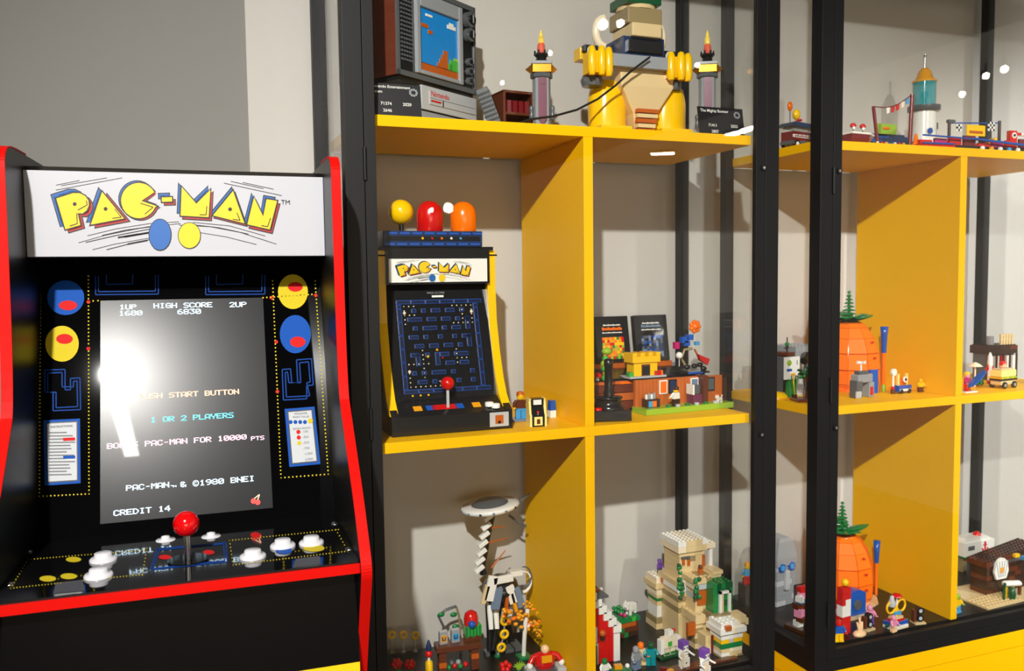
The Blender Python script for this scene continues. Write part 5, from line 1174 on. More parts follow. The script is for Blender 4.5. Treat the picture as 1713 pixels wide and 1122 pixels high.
# rocket
t = thing('toy_rocket', 'white toy rocket with red rings and blue portholes, at the left of the second cabinet', 'toy rocket', (.534, .13, ZT)); Yr = .13
zt3 = bz3(1413, 105, Yr, ZT); r = .0130
MB().lathe([(r, .022), (r, zt3-.002), (r*.8, zt3), (0, zt3)], 'white', n=24).build('hull', t)
for z in (zt3-.010, zt3-.060, .03): MB().lathe([(r+.0006, z), (r+.0006, z+.006), (r, z+.0065)], 'dark_red', n=24).build('red_ring', t)
for z, a in ((zt3-.022, -1.2), (zt3-.046, -1.3), (zt3-.08, -1.2)): MB().cyl(((r-.001)*math.cos(a), (r-.001)*math.sin(a), z), ((r+.001)*math.cos(a), (r+.001)*math.sin(a), z), .0052, 'blue', n=16).build('porthole', t)
for i in range(4): a = PI/4+i*PI/2; m = MB(); m.X = Matrix.Rotation(a, 4, 'Z'); m.prism([(r-.001, .04), (r+.012, .0), (r+.007, 0), (r-.001, .022)], 'y', -.0015, .0015, 'dark_red'); m.build('fin', t)
# boat
t = thing('toy_boat', 'red toy boat with white rim and red flowers on the upper shelf beside the frame', 'toy boat', (.500, .035, ZT), .1)
L0 = .052
m = MB().loft([[(-.012, -w_, z), (L0*.55, -w_, z), (L0*k, 0, z), (L0*.55, w_, z), (-.012, w_, z)] for z, w_, k in ((0, .007, .7), (.010, .011, .9), (.017, .013, 1.0))], 'dark_red'); m.build('hull', t)
m = MB().loft([[(-.013, -w_, z), (L0*.55, -w_, z), (L0*k, 0, z), (L0*.55, w_, z), (-.013, w_, z)] for z, w_, k in ((.017, .0135, 1.02), (.020, .0138, 1.04))], 'white'); m.build('rim', t)
for x in (.004, .026): MB().cyl((x, 0, .020), (x, 0, .030), .001, 'green', n=6).ball((x, 0, .032), .0048, 'red', (1.2, 1, .9), 10).ball((x-.002, -.003, .0275), .003, 'white', n=8).build('flower', t)
# glass-topped tower
Yt = .165
xT = bx_(1540, Yt); t = thing('glass_top_tower', 'white toy tower with a teal glass lantern and pointed yellow roof', 'toy tower', (xT, Yt, ZT))
za, zb_, zc_, zd, ze = [bz3(1540, py, Yt, ZT) for py in (182, 178, 138, 114, 90)]
MB().lathe([(.0240, 0), (.0215, za-.006)], 'white', n=28).build('base', t)
MB().cyl((-.008, -.0225, za*.55), (-.008, -.0242, za*.55), .0055, 'blue', n=16).box(.016, .018, -.017, -.012, za*.6, za*.6+.012, 'dark_grey').build('window', t)
MB().lathe([(.026, za-.006), (.029, za-.004), (.029, zb_)], 'dark_grey', n=28).build('gallery', t)
MB().lathe([(.0205, zb_), (.0205, zc_)], 'clear_teal', n=24).build('lantern', t)
m = MB().lathe([(.004, zb_), (.004, zb_+.016), (.007, zb_+.018), (.007, zb_+.026), (0, zb_+.028)], 'teal', n=12); m.build('lamp', t)
MB().lathe([(.0215, zc_), (.0215, zc_+.003), (.016, zc_+.006), (.011, zd-.006), (.006, zd), (0, zd+.001)], 'amber', n=24).build('roof', t)
MB().cyl((0, 0, zd), (0, 0, ze), .0016, 'steel', n=8).ball((0, 0, ze-.004), .003, 'steel', n=10).build('spire', t)
# house with dark blue roof and green sign
Yh = .130; xh0, xh1 = bx_(1456, Yh), bx_(1524, Yh); t = thing('toy_house', 'low toy house with dark blue tiled roof and lime sign behind the bunting poles', 'toy house', (xh0, Yh, ZT))
wh = xh1-xh0; m = MB()
rb = random.Random(6)
m.box(0, wh, 0, .05, 0, .022, 'cream').box(0, wh, -.0006, 0, 0, .012, 'dark_green')
for i in range(6): m.box(.004+i*wh/6, .004+(i+.5)*wh/6, -.001, -.0006, 0, .010, ('amber', 'red', 'azure', 'white', 'green', 'dark_grey')[i])
m.build('walls', t); m = MB()
for j in range(5): m.wall(-.003+j*.002, wh+.003-j*.002, -.004+j*.005, .054-j*.005, .022+j*.0045, .0265+j*.0045, ('navy', 'blue', 'navy'), studs=False, rnd=rb)
m.build('roof', t); MB().box(wh*.15, wh*.62, .004, .008, .042, .060, 'lime').ball((wh*.36, .003, .052), .005, 'orange', (1.8, .4, .5), 10).build('sign', t)
# bunting
Yu = .055
b0 = at_y(1466, 236, Yu); b1 = at_y(1523, 240, Yu); t = thing('bunting_poles', 'two leaning dark red toy poles with a bunting string in front of the blue roof', 'toy bunting', (b0.x, Yu, ZT))
p0 = at_y(1461, 178, Yu); p1 = at_y(1526, 158, Yu)
A_, B_ = Vector((p0.x-b0.x, 0, p0.z-ZT)), Vector((p1.x-b0.x, 0, p1.z-ZT))
MB().tube([(.004, 0, 0), A_], .0028, 'dark_red').build('pole', t); MB().tube([(b1.x-b0.x-.002, 0, 0), B_], .0034, 'dark_red').build('pole', t)
st = [A_.lerp(B_, i/8)+Vector((0, 0, -.010*math.sin(PI*i/8))) for i in range(9)]
MB().tube(st, .0009, 'dark_red').build('string', t)
for i, c in ((3, 'white'), (4, 'red'), (5, 'red'), (6, 'cream'), (7, 'azure')): p = st[i]; MB().prism([(p.x-.0035, p.z), (p.x+.0035, p.z), (p.x+.0028, p.z-.009), (p.x-.0028, p.z-.011)], 'y', -.0006, .0006, c).build('flag', t)
m = MB()
for i in range(9): m.box(-.012+i*.0095, -.008+i*.0095, -.004, -.002, 0, .012, ('dark_green', 'cream', 'red', 'amber')[i % 4])
m.box(-.014, .075, -.0022, -.001, .005, .0075, 'brown'); m.build('fence', t)
p = at_y(1532, 240, .03); t = thing('traffic_cone', 'small orange toy traffic cone on the shelf edge before the tower', 'toy cone', (p.x, .03, ZT))
MB().lathe([(.0065, 0), (.0062, .004), (.0018, .024), (0, .0245)], 'orange', n=16).build('cone', t); MB().box(-.0065, .0065, -.0065, .0065, 0, .002, 'orange').build('base', t)
# race track
Ya = .012; xa, xb = bx_(1538, Ya), bx_(1705, Ya)
t = thing('toy_race_track', 'red and blue toy race track running along the upper shelf to the picture edge', 'toy track', (xa, Ya, ZT), -.0); Lr = xb-xa+.03
MB().box(0, Lr*.28, 0, .05, 0, .006, 'red').box(Lr*.28, Lr, 0, .06, 0, .006, 'black').build('track_base', t)
m = MB()
for i in range(8): x = Lr*i/8; m.box(x+.002, x+Lr/8-.004, .006, .010, .006, .013+.011*((i*5) % 4)/3, ('red', 'magenta', 'red', 'dark_red')[i % 4])
m.build('red_barriers', t)
m = MB().tube([(0, -.002, .019), (Lr*.27, -.002, .018), (Lr*.5, -.002, .017)], .0015, 'blue').tube([(0, -.002, .006), (Lr*.27, -.002, .007)], .0015, 'blue').tube([(Lr*.45, 0, .018), (Lr*.7, -.004, .014), (Lr, -.004, .010)], .0022, 'blue'); m.build('blue_rail', t)
m = MB()
for i in range(6): x = Lr*(.5+i*.08); m.lathe([(.004, 0), (.004, .004), (.002, .006)], ('white', 'amber', 'white', 'azure', 'white', 'yellow')[i], (x, -.004, .0), n=10)
m.build('trackside_studs', t)
for i, (u, c) in enumerate(((.34, 'red'), (.55, 'red'), (.68, 'red'), (.86, 'magenta'))):
    x = Lr*u; tt = thing('toy_racer', ('red toy racing car nearest the orange cone on the toy track', 'red toy racing car second from the orange cone on the toy track', 'red toy racing car before the yellow banner on the toy track', 'magenta toy racing car at the right end of the toy track')[i], 'toy car', (xa+x, Ya+.030, ZT+.0063), 0, 'toy racing cars')
    MB().prism([(-.014, .002), (.016, .002), (.014, .006), (.004, .008), (-.004, .012), (-.014, .010)], 'y', -.006, .006, c).build('body', tt, .0006)
    for sx_ in (-.009, .010):
        for sy_ in (-.008, .005): MB().cyl((sx_, sy_, .0035), (sx_, sy_+.003, .0035), .0035, 'black', n=12).build('wheel', tt)
b0 = at_y(1585, 240, .11); t = thing('finish_banner', 'yellow toy banner with checkered flags strung above the toy race track', 'toy sign', (b0.x, .115, ZT)); Yb2 = .115
def bq(px, py): v = at_y(px, py, Yb2); return Vector((v.x-b0.x, 0, v.z-ZT))
a, b_ = bq(1588, 206), bq(1672, 206)
MB().tube([(a.x, 0, 0), a], .0028, 'dark_brown').tube([(b_.x, 0, 0), b_+Vector((0, 0, .004))], .0028, 'dark_brown').box(a.x-.004, a.x+.012, -.003, .003, a.z, a.z+.006, 'dark_grey').build('post', t)
MB().tube([a, b_], .0012, 'blue').build('string', t)
q0, q1 = bq(1615, 225), bq(1646, 212); m = MB().box(q0.x, q1.x, -.003, -.001, q0.z-.002, q1.z+.001, 'yellow'); letters(m, 'Finish', .014, (q0.x+.004, -.0032, q0.z+.001), (1, 0, 0), (0, 0, 1), 'dark_orange') if False else m.box(q0.x+.006, q1.x-.006, -.0034, -.003, q0.z+.002, q0.z+.007, 'dark_orange'); m.build('banner', t)
m = MB()
for cx, cz, n in ((bq(1603, 214).x, bq(1603, 214).z, 3), (bq(1657, 212).x, bq(1657, 212).z, 4)):
    for i in range(n):
        for j in range(n): m.box(cx+(i-n/2)*.0042, cx+(i+1-n/2)*.0042, -.002, -.0008, cz+(j-n/2)*.0042, cz+(j+1-n/2)*.0042, 'black' if (i+j) % 2 else 'white')
m.build('checkered_flags', t)
p = at_y(1664, 240, .09); t = thing('toy_slide', 'yellow toy slide beside the checkered flags on the upper shelf', 'toy slide', (p.x, .09, ZT))
MB().prism([(-.008, .036), (-.002, .038), (.004, .016), (.014, .010), (.014, .006), (.002, .011), (-.008, .030)], 'y', -.006, .006, 'yellow').build('chute', t); MB().box(-.010, -.006, -.005, .005, 0, .036, 'amber').build('ladder', t)
p = at_y(1693, 244, .085); t = thing('signal_post', 'red toy signal post with a white dial at the right end of the upper shelf', 'toy sign', (p.x, .085, ZT))
MB().cyl((0, 0, 0), (0, 0, .032), .0025, 'dark_grey', n=10).build('post', t); MB().box(-.010, .008, -.004, .004, .032, .052, 'red').box(.008, .034, -.003, .003, .044, .049, 'red').box(.020, .026, -.0034, .0034, .0438, .0492, 'white').build('arm_block', t, .0006); MB().cyl((-.001, -.004, .043), (-.001, -.0055, .043), .0055, 'white', n=16).cyl((-.001, -.0055, .043), (-.001, -.006, .043), .0028, 'black', n=12).build('dial', t)

# ================================================================== SECOND CABINET, MIDDLE SHELF
def sh(px, py): return at_z(px, py, ZL)
# grey block house seen through the side glass
t = thing('grey_block_house', 'grey toy block house standing behind the toy trees at the cabinet side', 'toy house', (.478, .125, ZL), .1)
rb = random.Random(8)
m = MB(); m.wall(-.012, .048, 0, .06, 0, .085, ('grey', 'light_grey', 'grey'), rnd=rb); m.build('block_body', t); m = MB(); m.box(-.026, -.012, .004, .03, 0, .070, 'dark_grey').box(-.030, -.010, .002, .034, .070, .076, 'brown'); m.build('side_wing', t, .0006)
MB().cyl((-.022, .01, .076), (-.022, .01, .102), .0012, 'dark_brown', n=6).ball((-.022, .01, .09), .004, 'green', n=8).build('roof_plant', t)
t = thing('white_sign_board', 'white toy sign board with lime and blue marks on a green support', 'toy sign', (.432, .095, ZL), .15)
MB().box(-.004, .012, .001, .006, 0, .036, 'green').build('support', t)
m = MB().box(-.015, .019, -.003, .001, .034, .072, 'white'); m.ball((-.006, -.003, .062), .005, 'lime', (1.2, .2, 1), 10).box(-.012, .0, -.0036, -.003, .048, .052, 'blue').box(-.002, .008, -.0036, -.003, .040, .044, 'amber').box(.012, .013, -.0036, -.003, .058, .066, 'dark_grey').build('board', t, .0005)
t = thing('searchlight', 'dark grey toy searchlight on a bent stand beside the white sign board', 'toy lamp', (.466, .100, ZL), .2)
MB().tube([(0, 0, 0), (.002, 0, .020), (-.002, 0, .040), (.003, 0, .060)], .0025, 'dark_grey').build('stand', t); MB().cyl((-.010, -.006, .064), (.010, .004, .066), .006, 'black', r1=.012, n=16).build('lamp_head', t)
def toy_tree(label, loc, hgt, spread, cols, trunk='brown', seed=1):
    t = thing('toy_tree', label, 'toy tree', loc); rr = random.Random(seed); MB().tube([(0, 0, 0), (.002, 0, hgt*.4), (-.001, 0, hgt*.7)], .0042, trunk, r1=.003).build('trunk', t)
    for k in range(4):
        m = MB(); a = 2*PI*k/4; cx, cy, cz = spread*.5*math.cos(a), spread*.4*math.sin(a), hgt*(.62+.1*k)
        for i in range(9): m.ball((cx+rr.uniform(-.5, .5)*spread*.7, cy+rr.uniform(-.5, .5)*spread*.6, cz+rr.uniform(-.5, .5)*spread*.6), spread*.22, rr.choice(cols), (1.1, .9, .6), 7)
        m.build('foliage', t)
    return t
toy_tree('green toy tree with a brown trunk on the dark raft at the side glass', (.444, .066, ZL+.006), .050, .020, ('green', 'dark_green', 'green'), seed=3)
t = thing('toy_raft', 'dark brown toy raft under the green toy tree', 'toy raft', (.442, .064, ZL), -.25)
m = MB()
for i in range(4): m.box(-.024, .024, -.016+i*.008, -.009+i*.008, 0, .0055, 'brown')
m.build('planks', t, .0005); MB().box(.012, .020, -.010, .0, .0057, .022, 'brown').build('stump', t, .0006)
t = thing('leafy_plant', 'tall green and yellow toy plant between the sign board and the tree', 'toy plant', (.428, .080, ZL+.0))
m = MB()
for i, a in enumerate((-.5, -.2, .1, .4)): m.tube([(0, 0, 0), (.006*math.sin(a), 0, .020), (.016*math.sin(a), -.002, .042)], .0030, ('green', 'yellow', 'dark_green', 'green')[i], r1=.0008)
m.build('leaves', t); MB().cyl((0, 0, 0), (0, 0, .010), .005, 'dark_brown', n=10).build('stump', t)
t = thing('yellow_dome', 'flat yellow toy dome lying under the grey block house', 'toy dome', (.418, .110, ZL)); MB().lathe([(.018, 0), (.017, .005), (.011, .010), (0, .012)], 'yellow', n=20).build('dome', t); MB().lathe([(.02, 0), (.02, .002), (.018, .0025)], 'amber', n=20).build('rim', t)

def leaf_tuft(t, z, s, seed=0):
    for a, l, up in ((-.25, 1.0, .35), (PI+.2, .85, .4), (PI/2, .7, .5), (-PI/2, .75, .45), (.9, .8, .7), (2.3, .8, .7), (-1.3, .6, .8), (-2.3, .8, .4)):
        m = MB(); d = Vector((math.cos(a), math.sin(a), 0)); n = Vector((-math.sin(a), math.cos(a), 0)); L = .040*s*l; N = 7; top = []; ctr = []
        for i in range(N+1):
            f = i/N; c = d*(L*f)+Vector((0, 0, z+up*L*f*(1.35-.75*f))); ctr.append(c); top.append(.0105*s*math.sin(PI*min(1, f*.92+.06))**.8)
        for i in range(N):                               # toothed palm blade with a raised midrib
            for sg in (-1, 1):
                p, q = ctr[i], ctr[i+1]; e0 = p.lerp(q, .15)+n*sg*top[i]+Vector((0, 0, -.25*top[i])); e1 = q+n*sg*top[i+1]*1.05+d*.003*s+Vector((0, 0, -.25*top[i+1])); w = Vector((0, 0, -.0014))
                m.add([p, q, e1, e0, p+w, q+w, e1+w, e0+w], [(0, 1, 2, 3), (7, 6, 5, 4), (0, 4, 5, 1), (1, 5, 6, 2), (2, 6, 7, 3), (3, 7, 4, 0)], 'green')
        m.build('leaf', t)
    m = MB()
    for k in range(2):
        m.lathe([(.0022, z-.002), (.0018, z+.036*s)], 'green', n=8)
    for i in range(8):
        for a in range(6): b = a*PI/3+i*.5; r0 = .0115*s*(1-i/9); zz_ = z+.006*s+i*.0052*s; m.tube([(0, 0, zz_), (r0*math.cos(b), r0*math.sin(b), zz_-.001)], .0026*s, 'green', n=5, r1=.0008)
    m.build('leaf_spike', t)
def orange_house(label, loc, r, h, rot, base=False):
    """round orange brick barrel of vertical panels with a leaf tuft"""
    t = thing('orange_barrel', label, 'toy model', loc, rot)
    n = 10
    tiers = ((.80, .0), (.98, .12), (1.0, .32), (1.0, .33), (.96, .56), (.955, .57), (.80, .78), (.60, .93), (.42, 1.0))
    for k in range(n):
        a0, a1 = 2*PI*k/n+.012, 2*PI*(k+1)/n-.012; m = MB()
        for i in range(len(tiers)-1):
            (r0, z0), (r1, z1) = tiers[i], tiers[i+1]
            if z1-z0 < .02: continue
            R0, R1 = r*r0, r*r1
            m.add([(R0*math.cos(a0), R0*math.sin(a0), z0*h+.0003), (R0*math.cos(a1), R0*math.sin(a1), z0*h+.0003), (R1*math.cos(a1), R1*math.sin(a1), z1*h-.0003), (R1*math.cos(a0), R1*math.sin(a0), z1*h-.0003),
                   (R0*.9*math.cos(a0), R0*.9*math.sin(a0), z0*h+.0003), (R0*.9*math.cos(a1), R0*.9*math.sin(a1), z0*h+.0003), (R1*.9*math.cos(a1), R1*.9*math.sin(a1), z1*h-.0003), (R1*.9*math.cos(a0), R1*.9*math.sin(a0), z1*h-.0003)],
                  [(0, 1, 2, 3), (7, 6, 5, 4), (0, 4, 5, 1), (3, 2, 6, 7), (0, 3, 7, 4), (1, 5, 6, 2)], 'orange_panel')
            if k % 3 == 1 and i in (1, 3, 5):
                am = (a0+a1)/2; rr_ = (R0+R1)/2; m.ball((rr_*math.cos(am), rr_*math.sin(am), (z0*.25+z1*.75)*h), .0032, 'red', (1, 1, .6), 7)
        m.build('wall_panel', t)
    MB().lathe([(r*.86, 0), (r*.90, h*.30), (r*.86, h*.55), (r*.70, h*.78), (r*.44, h*.99)], 'orange', n=20).lathe([(r*.42, h), (r*.30, h+.003), (0, h+.003)], 'dark_orange', n=16).build('core', t)
    leaf_tuft(t, h+.003, r/.045)
    if base: MB().lathe([(r*1.12, -.0), (r*1.12, .0028)], 'tan', n=12, smooth=False).build('base_plate', t)
    return t
p = sh(1420, 662)
xO = .606; orange_house('round orange toy barrel with green leaf tuft on the middle shelf, beside the blue post', (xO, .150, ZL), .056, .122, .2)
m = MB().cyl((0, 0, 0), (0, 0, .066), .0035, 'orange', n=10).lathe([(.0042, .066), (.0050, .085), (.0058, .100), (.0074, .114), (0, .114)], 'blue', n=16); one('blue_post', 'blue flared toy post on an orange stalk right of the middle orange barrel', 'toy post', m, (.668, .128, ZL))
p = sh(1464, 648); one('blue_slab', 'blue toy slab standing against the middle orange barrel', 'toy panel', MB().box(-.009, .009, -.0025, .0025, 0, .042, 'blue'), (.607, .0895, ZL), bevel=.0005)
t = thing('grey_rock_arch', 'grey toy rock arch with a white propeller on top before the orange barrel', 'toy rock', (.553, .060, ZL), .1)
m = MB().box(-.020, -.006, -.008, .008, 0, .030, 'dark_grey').box(.010, .022, -.008, .008, 0, .026, 'grey').box(-.017, .018, -.008, .008, .026, .040, 'grey').box(-.012, .010, -.006, .006, .040, .046, 'dark_grey').box(-.022, -.010, -.010, -.006, .0, .012, 'light_grey'); m.build('rock', t, .001)
MB().cyl((-.002, 0, .046), (-.002, 0, .062), .0016, 'white', n=8).box(-.012, .008, -.0015, .0015, .058, .062, 'white').box(-.0035, -.0005, -.008, .008, .058, .062, 'white').build('propeller', t)
MB().box(.012, .018, -.0095, -.008, .004, .018, 'red').build('red_mark', t)
p = sh(1508, 657); t = thing('blue_cart', 'small blue toy cart with a white dial post before the orange barrel', 'toy vehicle', (p.x, p.y, ZL), .1)
MB().box(-.016, .016, -.008, .008, .003, .014, 'blue').box(-.014, .014, -.0085, -.008, .004, .008, 'white').build('body', t, .001)
for x in (-.010, .010):
    for y in (-.009, .006): MB().cyl((x, y, .004), (x, y+.003, .004), .004, 'black', n=12).build('wheel', t)
for x in (-.010, .012): MB().box(x-.0016, x+.0016, -.002, .002, .014, .034, 'light_yellow').build('post', t)
MB().box(-.008, .010, .0, .003, .014, .026, 'orange').build('seat_back', t); MB().cyl((.003, -.004, .024), (.003, -.006, .024), .0055, 'white', n=16).cyl((.003, -.006, .024), (.003, -.0066, .024), .0026, 'black', n=12).build('dial', t)
MB().cyl((-.022, 0, 0), (-.022, 0, .008), .004, 'brown', n=10).cyl((-.022, 0, .008), (-.022, 0, .013), .003, 'red', n=10).cyl((-.022, 0, .013), (-.022, 0, .034), .002, 'white', n=8).cyl((-.022, -.003, .038), (-.022, .001, .038), .0062, 'white', n=16).build('dial_post', t)
p = sh(1543, 656); minifig('small yellow toy figure in brown trousers right of the blue cart', (p.x, p.y+.004, ZL), -.1, 'yellow', 'brown', 'yellow', None, .62)
p = sh(1478, 656); t = thing('toy_cactus', 'tiny lime toy cactus left of the blue cart', 'toy plant', (p.x, p.y, ZL)); MB().lathe([(.003, 0), (.0035, .006), (.003, .013), (0, .0145)], 'lime', n=10).build('cactus', t); MB().tube([(-.008, 0, 0), (-.008, 0, .008), (-.0095, 0, .014)], .0012, 'dark_orange').build('twig', t)
# right half
orange_house('round orange toy barrel half hidden behind the divider of the second cabinet', (.800, .140, ZL), .046, .112, .4)
p = sh(1622, 657); t = minifig('toy figure in red with a blue and white surfboard beside the divider', (.762, .030, ZL+.0022), .25, 'magenta', 'red', 'pink', 'yellow', .85)
one('white_plate', 'small white toy plate under the figure with the surfboard', 'toy plate', MB().box(-.014, .014, -.010, .010, 0, .002, 'white'), (.762, .030, ZL))
m = MB(); m.X = Matrix.Rotation(-.62, 4, 'Y'); m.loft([[(x, -w_, -.0012), (x, w_, -.0012), (x, w_, .0012), (x, -w_, .0012)] for x, w_ in ((-.022, .002), (-.014, .006), (0, .0075), (.014, .006), (.024, .0015))], 'blue'); m.box(-.020, .022, -.002, .002, -.0022, -.0011, 'white'); one('surfboard', 'blue and white toy surfboard held by the figure beside the divider', 'toy surfboard', m, (.766, .014, ZL+.0245))
t = thing('burger_car', 'small toy car shaped like a burger on black wheels', 'toy vehicle', (.866, .045, ZL), .12)
MB().box(-.020, .024, -.011, .011, .006, .014, 'tan').build('lower_bun', t, .002); MB().box(-.022, .026, -.012, .012, .014, .018, 'dark_brown').build('patty', t, .001); m = MB()
for i in range(9): m.box(-.022+i*.0052, -.017+i*.0052, -.0128, .0128, .018, .0205+.0008*(i % 2), 'lime' if i % 3 else 'yellow')
m.build('filling', t); MB().box(-.020, .024, -.011, .011, .021, .033, 'light_yellow').box(-.016, .020, -.009, .009, .033, .036, 'tan').build('upper_bun', t, .0025)
for x in (-.012, .016):
    for y in (-.0135, .0095): MB().cyl((x, y, .0062), (x, y+.004, .0062), .0062, 'black', n=16).cyl((x, y-.0004, .0062), (x, y+.0044, .0062), .003, 'grey', n=12).build('wheel', t)
Yw2 = .165; t = thing('stilt_hut', 'dark brown toy hut with white panels standing behind the burger car', 'toy house', (.940, Yw2-.03, ZL), .0); t.scale = (.90, 1, 1)
m = MB(); rb = random.Random(3); m.wall(0, .085, 0, .045, .050, .066, ('dark_brown', 'brown', 'dark_brown'), rnd=rb); m.build('roof_deck', t)
m = MB(); m.box(.004, .082, .006, .04, 0, .050, 'dark_grey'); m.build('inner_wall', t)
for i in range(5): MB().box(.004+i*.017, .014+i*.017, .001, .005, .008, .046, 'white' if i != 2 else 'red').build('panel', t)
for i in range(5): MB().cyl((.002+i*.02, .0, 0), (.002+i*.02, .0, .050), .0022, 'dark_brown', n=8).build('stilt', t)
MB().cyl((.028, .02, .067), (.028, .02, .084), .007, 'grey', n=14).build('chimney', t); m = MB()
for i in range(5): m.box(.045+i*.008, .050+i*.008, .008, .012, .067, .088, 'tan')
m.box(.044, .084, .009, .011, .075, .079, 'tan').box(.044, .084, .009, .011, .084, .088, 'tan'); m.build('railing', t)
t = thing('toy_rocket', 'small white and red toy rocket before the dark brown hut', 'toy rocket', (.900, .100, ZL)); MB().lathe([(.004, .006), (.0045, .040), (.0035, .052), (.0015, .058), (0, .059)], 'white', n=14).build('hull', t)
for s in (-1, 1): MB().prism([(s*.004, .036), (s*.012, .026), (s*.012, .022), (s*.004, .026)], 'y', -.0012, .0012, 'red').build('fin', t)
MB().lathe([(.005, 0), (.004, .006)], 'red', n=14).build('nozzle', t)
t = thing('toy_parasol', 'white toy parasol over a green bush left of the burger car', 'toy parasol', (.833, .075, ZL)); MB().cyl((0, 0, 0), (0, 0, .040), .0013, 'white', n=8).build('pole', t); MB().lathe([(.013, .038), (.008, .042), (.002, .045), (0, .0455)], 'cream', n=16).build('canopy', t)
t = thing('round_bush', 'round green toy bush under the white parasol', 'toy plant', (.846, .080, ZL)); m = MB()
rb = random.Random(1)
for i in range(10): m.ball((rb.uniform(-.006, .006), rb.uniform(-.004, .004), .006+rb.uniform(0, .012)), .005, 'dark_green' if i % 2 else 'green', n=7)
m.build('foliage', t); MB().cyl((0, 0, 0), (0, 0, .006), .002, 'brown', n=8).build('stem', t)
minifig('pink headed toy figure in red behind the burger car', (.905, .076, ZL), -.1, 'red', 'navy', 'flesh', 'red', 1.1)

# ================================================================== SECOND CABINET, BOTTOM SHELF
# grey head-less block tower with two blue windows
t = thing('grey_tower', 'pale grey stepped toy tower with two blue windows at the cabinet side', 'toy tower', (.484, .165, FZ), .15)
m = MB(); rb = random.Random(12); m.wall(-.024, .020, 0, .04, 0, .075, ('grey', 'light_grey', 'grey'), studs=False, rnd=rb); m.build('lower_body', t)
MB().loft([[(-w_, y0, z), (w_, y0, z), (w_, .042, z), (-w_, .042, z)] for w_, y0, z in ((.026, -.003, .075), (.026, -.003, .088), (.018, .0, .118), (.012, .004, .124))], 'grey').build('upper_body', t, .001)
m = MB()
for x in (-.013, .011): m.cyl((x, -.004, .072), (x, .0, .072), .0085, 'blue', n=6).cyl((x, -.005, .072), (x, -.004, .072), .005, 'azure', n=12)
m.build('windows', t)
for s in (-1, 1): MB().box(s*.029-.004, s*.029+.004, .006, .03, .03, .098, 'grey').build('side_slab', t, .001)
MB().box(-.006, .004, -.006, .0, .030, .066, 'light_grey').build('ledge', t, .001)
# teetering stack of coloured blocks
t = thing('teetering_bricks', 'leaning stack of red, white, blue and yellow toy blocks at the side glass', 'toy blocks', (.4500, .070, FZ), .2)
rb = random.Random(21)
MB().box(-.030, .034, -.016, .022, 0, .006, 'dark_brown').build('base', t, .0006); MB().box(-.008, .034, -.014, .02, .006, .018, 'dark_tan').build('tan_block', t, .0006)
for x, z, w_, h_, c in ((-.018, .0064, .012, .010, 'white'), (-.018, .024, .014, .012, 'pink'), (-.016, .0365, .016, .010, 'brown'), (-.015, .047, .016, .009, 'azure'), (-.014, .0565, .013, .010, 'pink'), (-.014, .067, .013, .008, 'red'), (-.024, .052, .008, .010, 'white'),
                        (.006, .0184, .016, .010, 'dark_brown'), (.022, .0184, .018, .007, 'white'), (.022, .026, .012, .012, 'yellow'), (.010, .029, .008, .014, 'azure'), (-.002, .031, .012, .010, 'red'), (.004, .0435, .012, .010, 'black'), (.020, .040, .016, .008, 'white'), (.021, .049, .014, .006, 'purple'), (.002, .054, .014, .009, 'brown'), (.018, .0555, .020, .010, 'white'), (.002, .064, .010, .010, 'red'), (.015, .066, .009, .011, 'azure'), (-.018, .0165, .012, .007, 'brown')):
    a = rb.uniform(-.25, .25); m = MB(); m.X = Matrix.Translation((x, rb.uniform(-.006, .006), z)) @ Matrix.Rotation(a, 4, 'Z'); m.box(-w_/2, w_/2, -.006, .006, 0, h_, c).stud(-w_*.22, 0, h_, c).stud(w_*.22, 0, h_, c); m.build('block', t)
# orange barrel
orange_house('round orange toy barrel with a tan base on the cabinet floor', (.602, .155, FZ), .058, .122, .1, True)
one('blue_post', 'blue flared toy post right of the orange barrel on the cabinet floor', 'toy post', MB().cyl((0, 0, 0), (0, 0, .062), .0030, 'orange', n=10).lathe([(.004, .062), (.0048, .08), (.0065, .104), (0, .104)], 'blue', n=16), (.671, .140, FZ))
t = thing('blue_porch', 'blue toy porch block before the orange barrel on the cabinet floor', 'toy block', (.563, .074, FZ), .05)
MB().box(-.020, .020, -.002, .016, .003, .042, 'blue').prism([(-.020, .042), (.020, .042), (.004, .048), (-.004, .048)], 'y', -.002, .016, 'blue').build('porch', t, .0008); MB().cyl((0, -.0022, .022), (0, -.0035, .022), .009, 'dark_grey', n=18).build('round_hatch', t); MB().box(-.026, .026, -.010, .018, 0, .003, 'tan').build('plate', t)
# figures by the frame
for i, (x, y, tc, lc, hc, l) in enumerate(((.462, .006, 'blue', 'yellow', 'red', 'blue and yellow toy figure lowest in the pile by the frame'), (.496, .045, 'red', 'navy', 'pink', 'red toy figure with a pink head by the frame'), (.505, .060, 'white', 'magenta', 'red', 'white and magenta toy figure by the frame'), (.487, .078, 'red', 'blue', 'yellow', 'red toy figure with a yellow head in the pile by the frame'), (.520, .080, 'azure', 'red', 'red', 'light blue toy figure in the pile by the frame'))):
    minifig(l, (x, y, FZ), .2*i-.3, tc, lc, hc, None, .95, group='toy figures by the frame', eyes=False)
t = thing('toy_stand', 'red and white toy stand with blue trim rising by the frame', 'toy stand', (onf(1411, 1058).x, onf(1411, 1058).y, FZ), .1); rb = random.Random(31)
m = MB(); m.wall(-.010, .010, -.006, .006, 0, .078, ('red', 'white', 'blue', 'red', 'dark_red'), rnd=rb); m.build('stand', t); MB().ball((0, -.002, .087), .0065, 'yellow', n=12).build('ball', t)
minifig('pink toy figure in front of the blue porch block', (.560, .040, FZ), 0, 'pink', 'purple', 'pink', None, .9, eyes=False)
t = thing('toy_coral', 'pale tan branching toy coral on a low mound near the frame', 'toy coral', (.512, .012, FZ), .2)
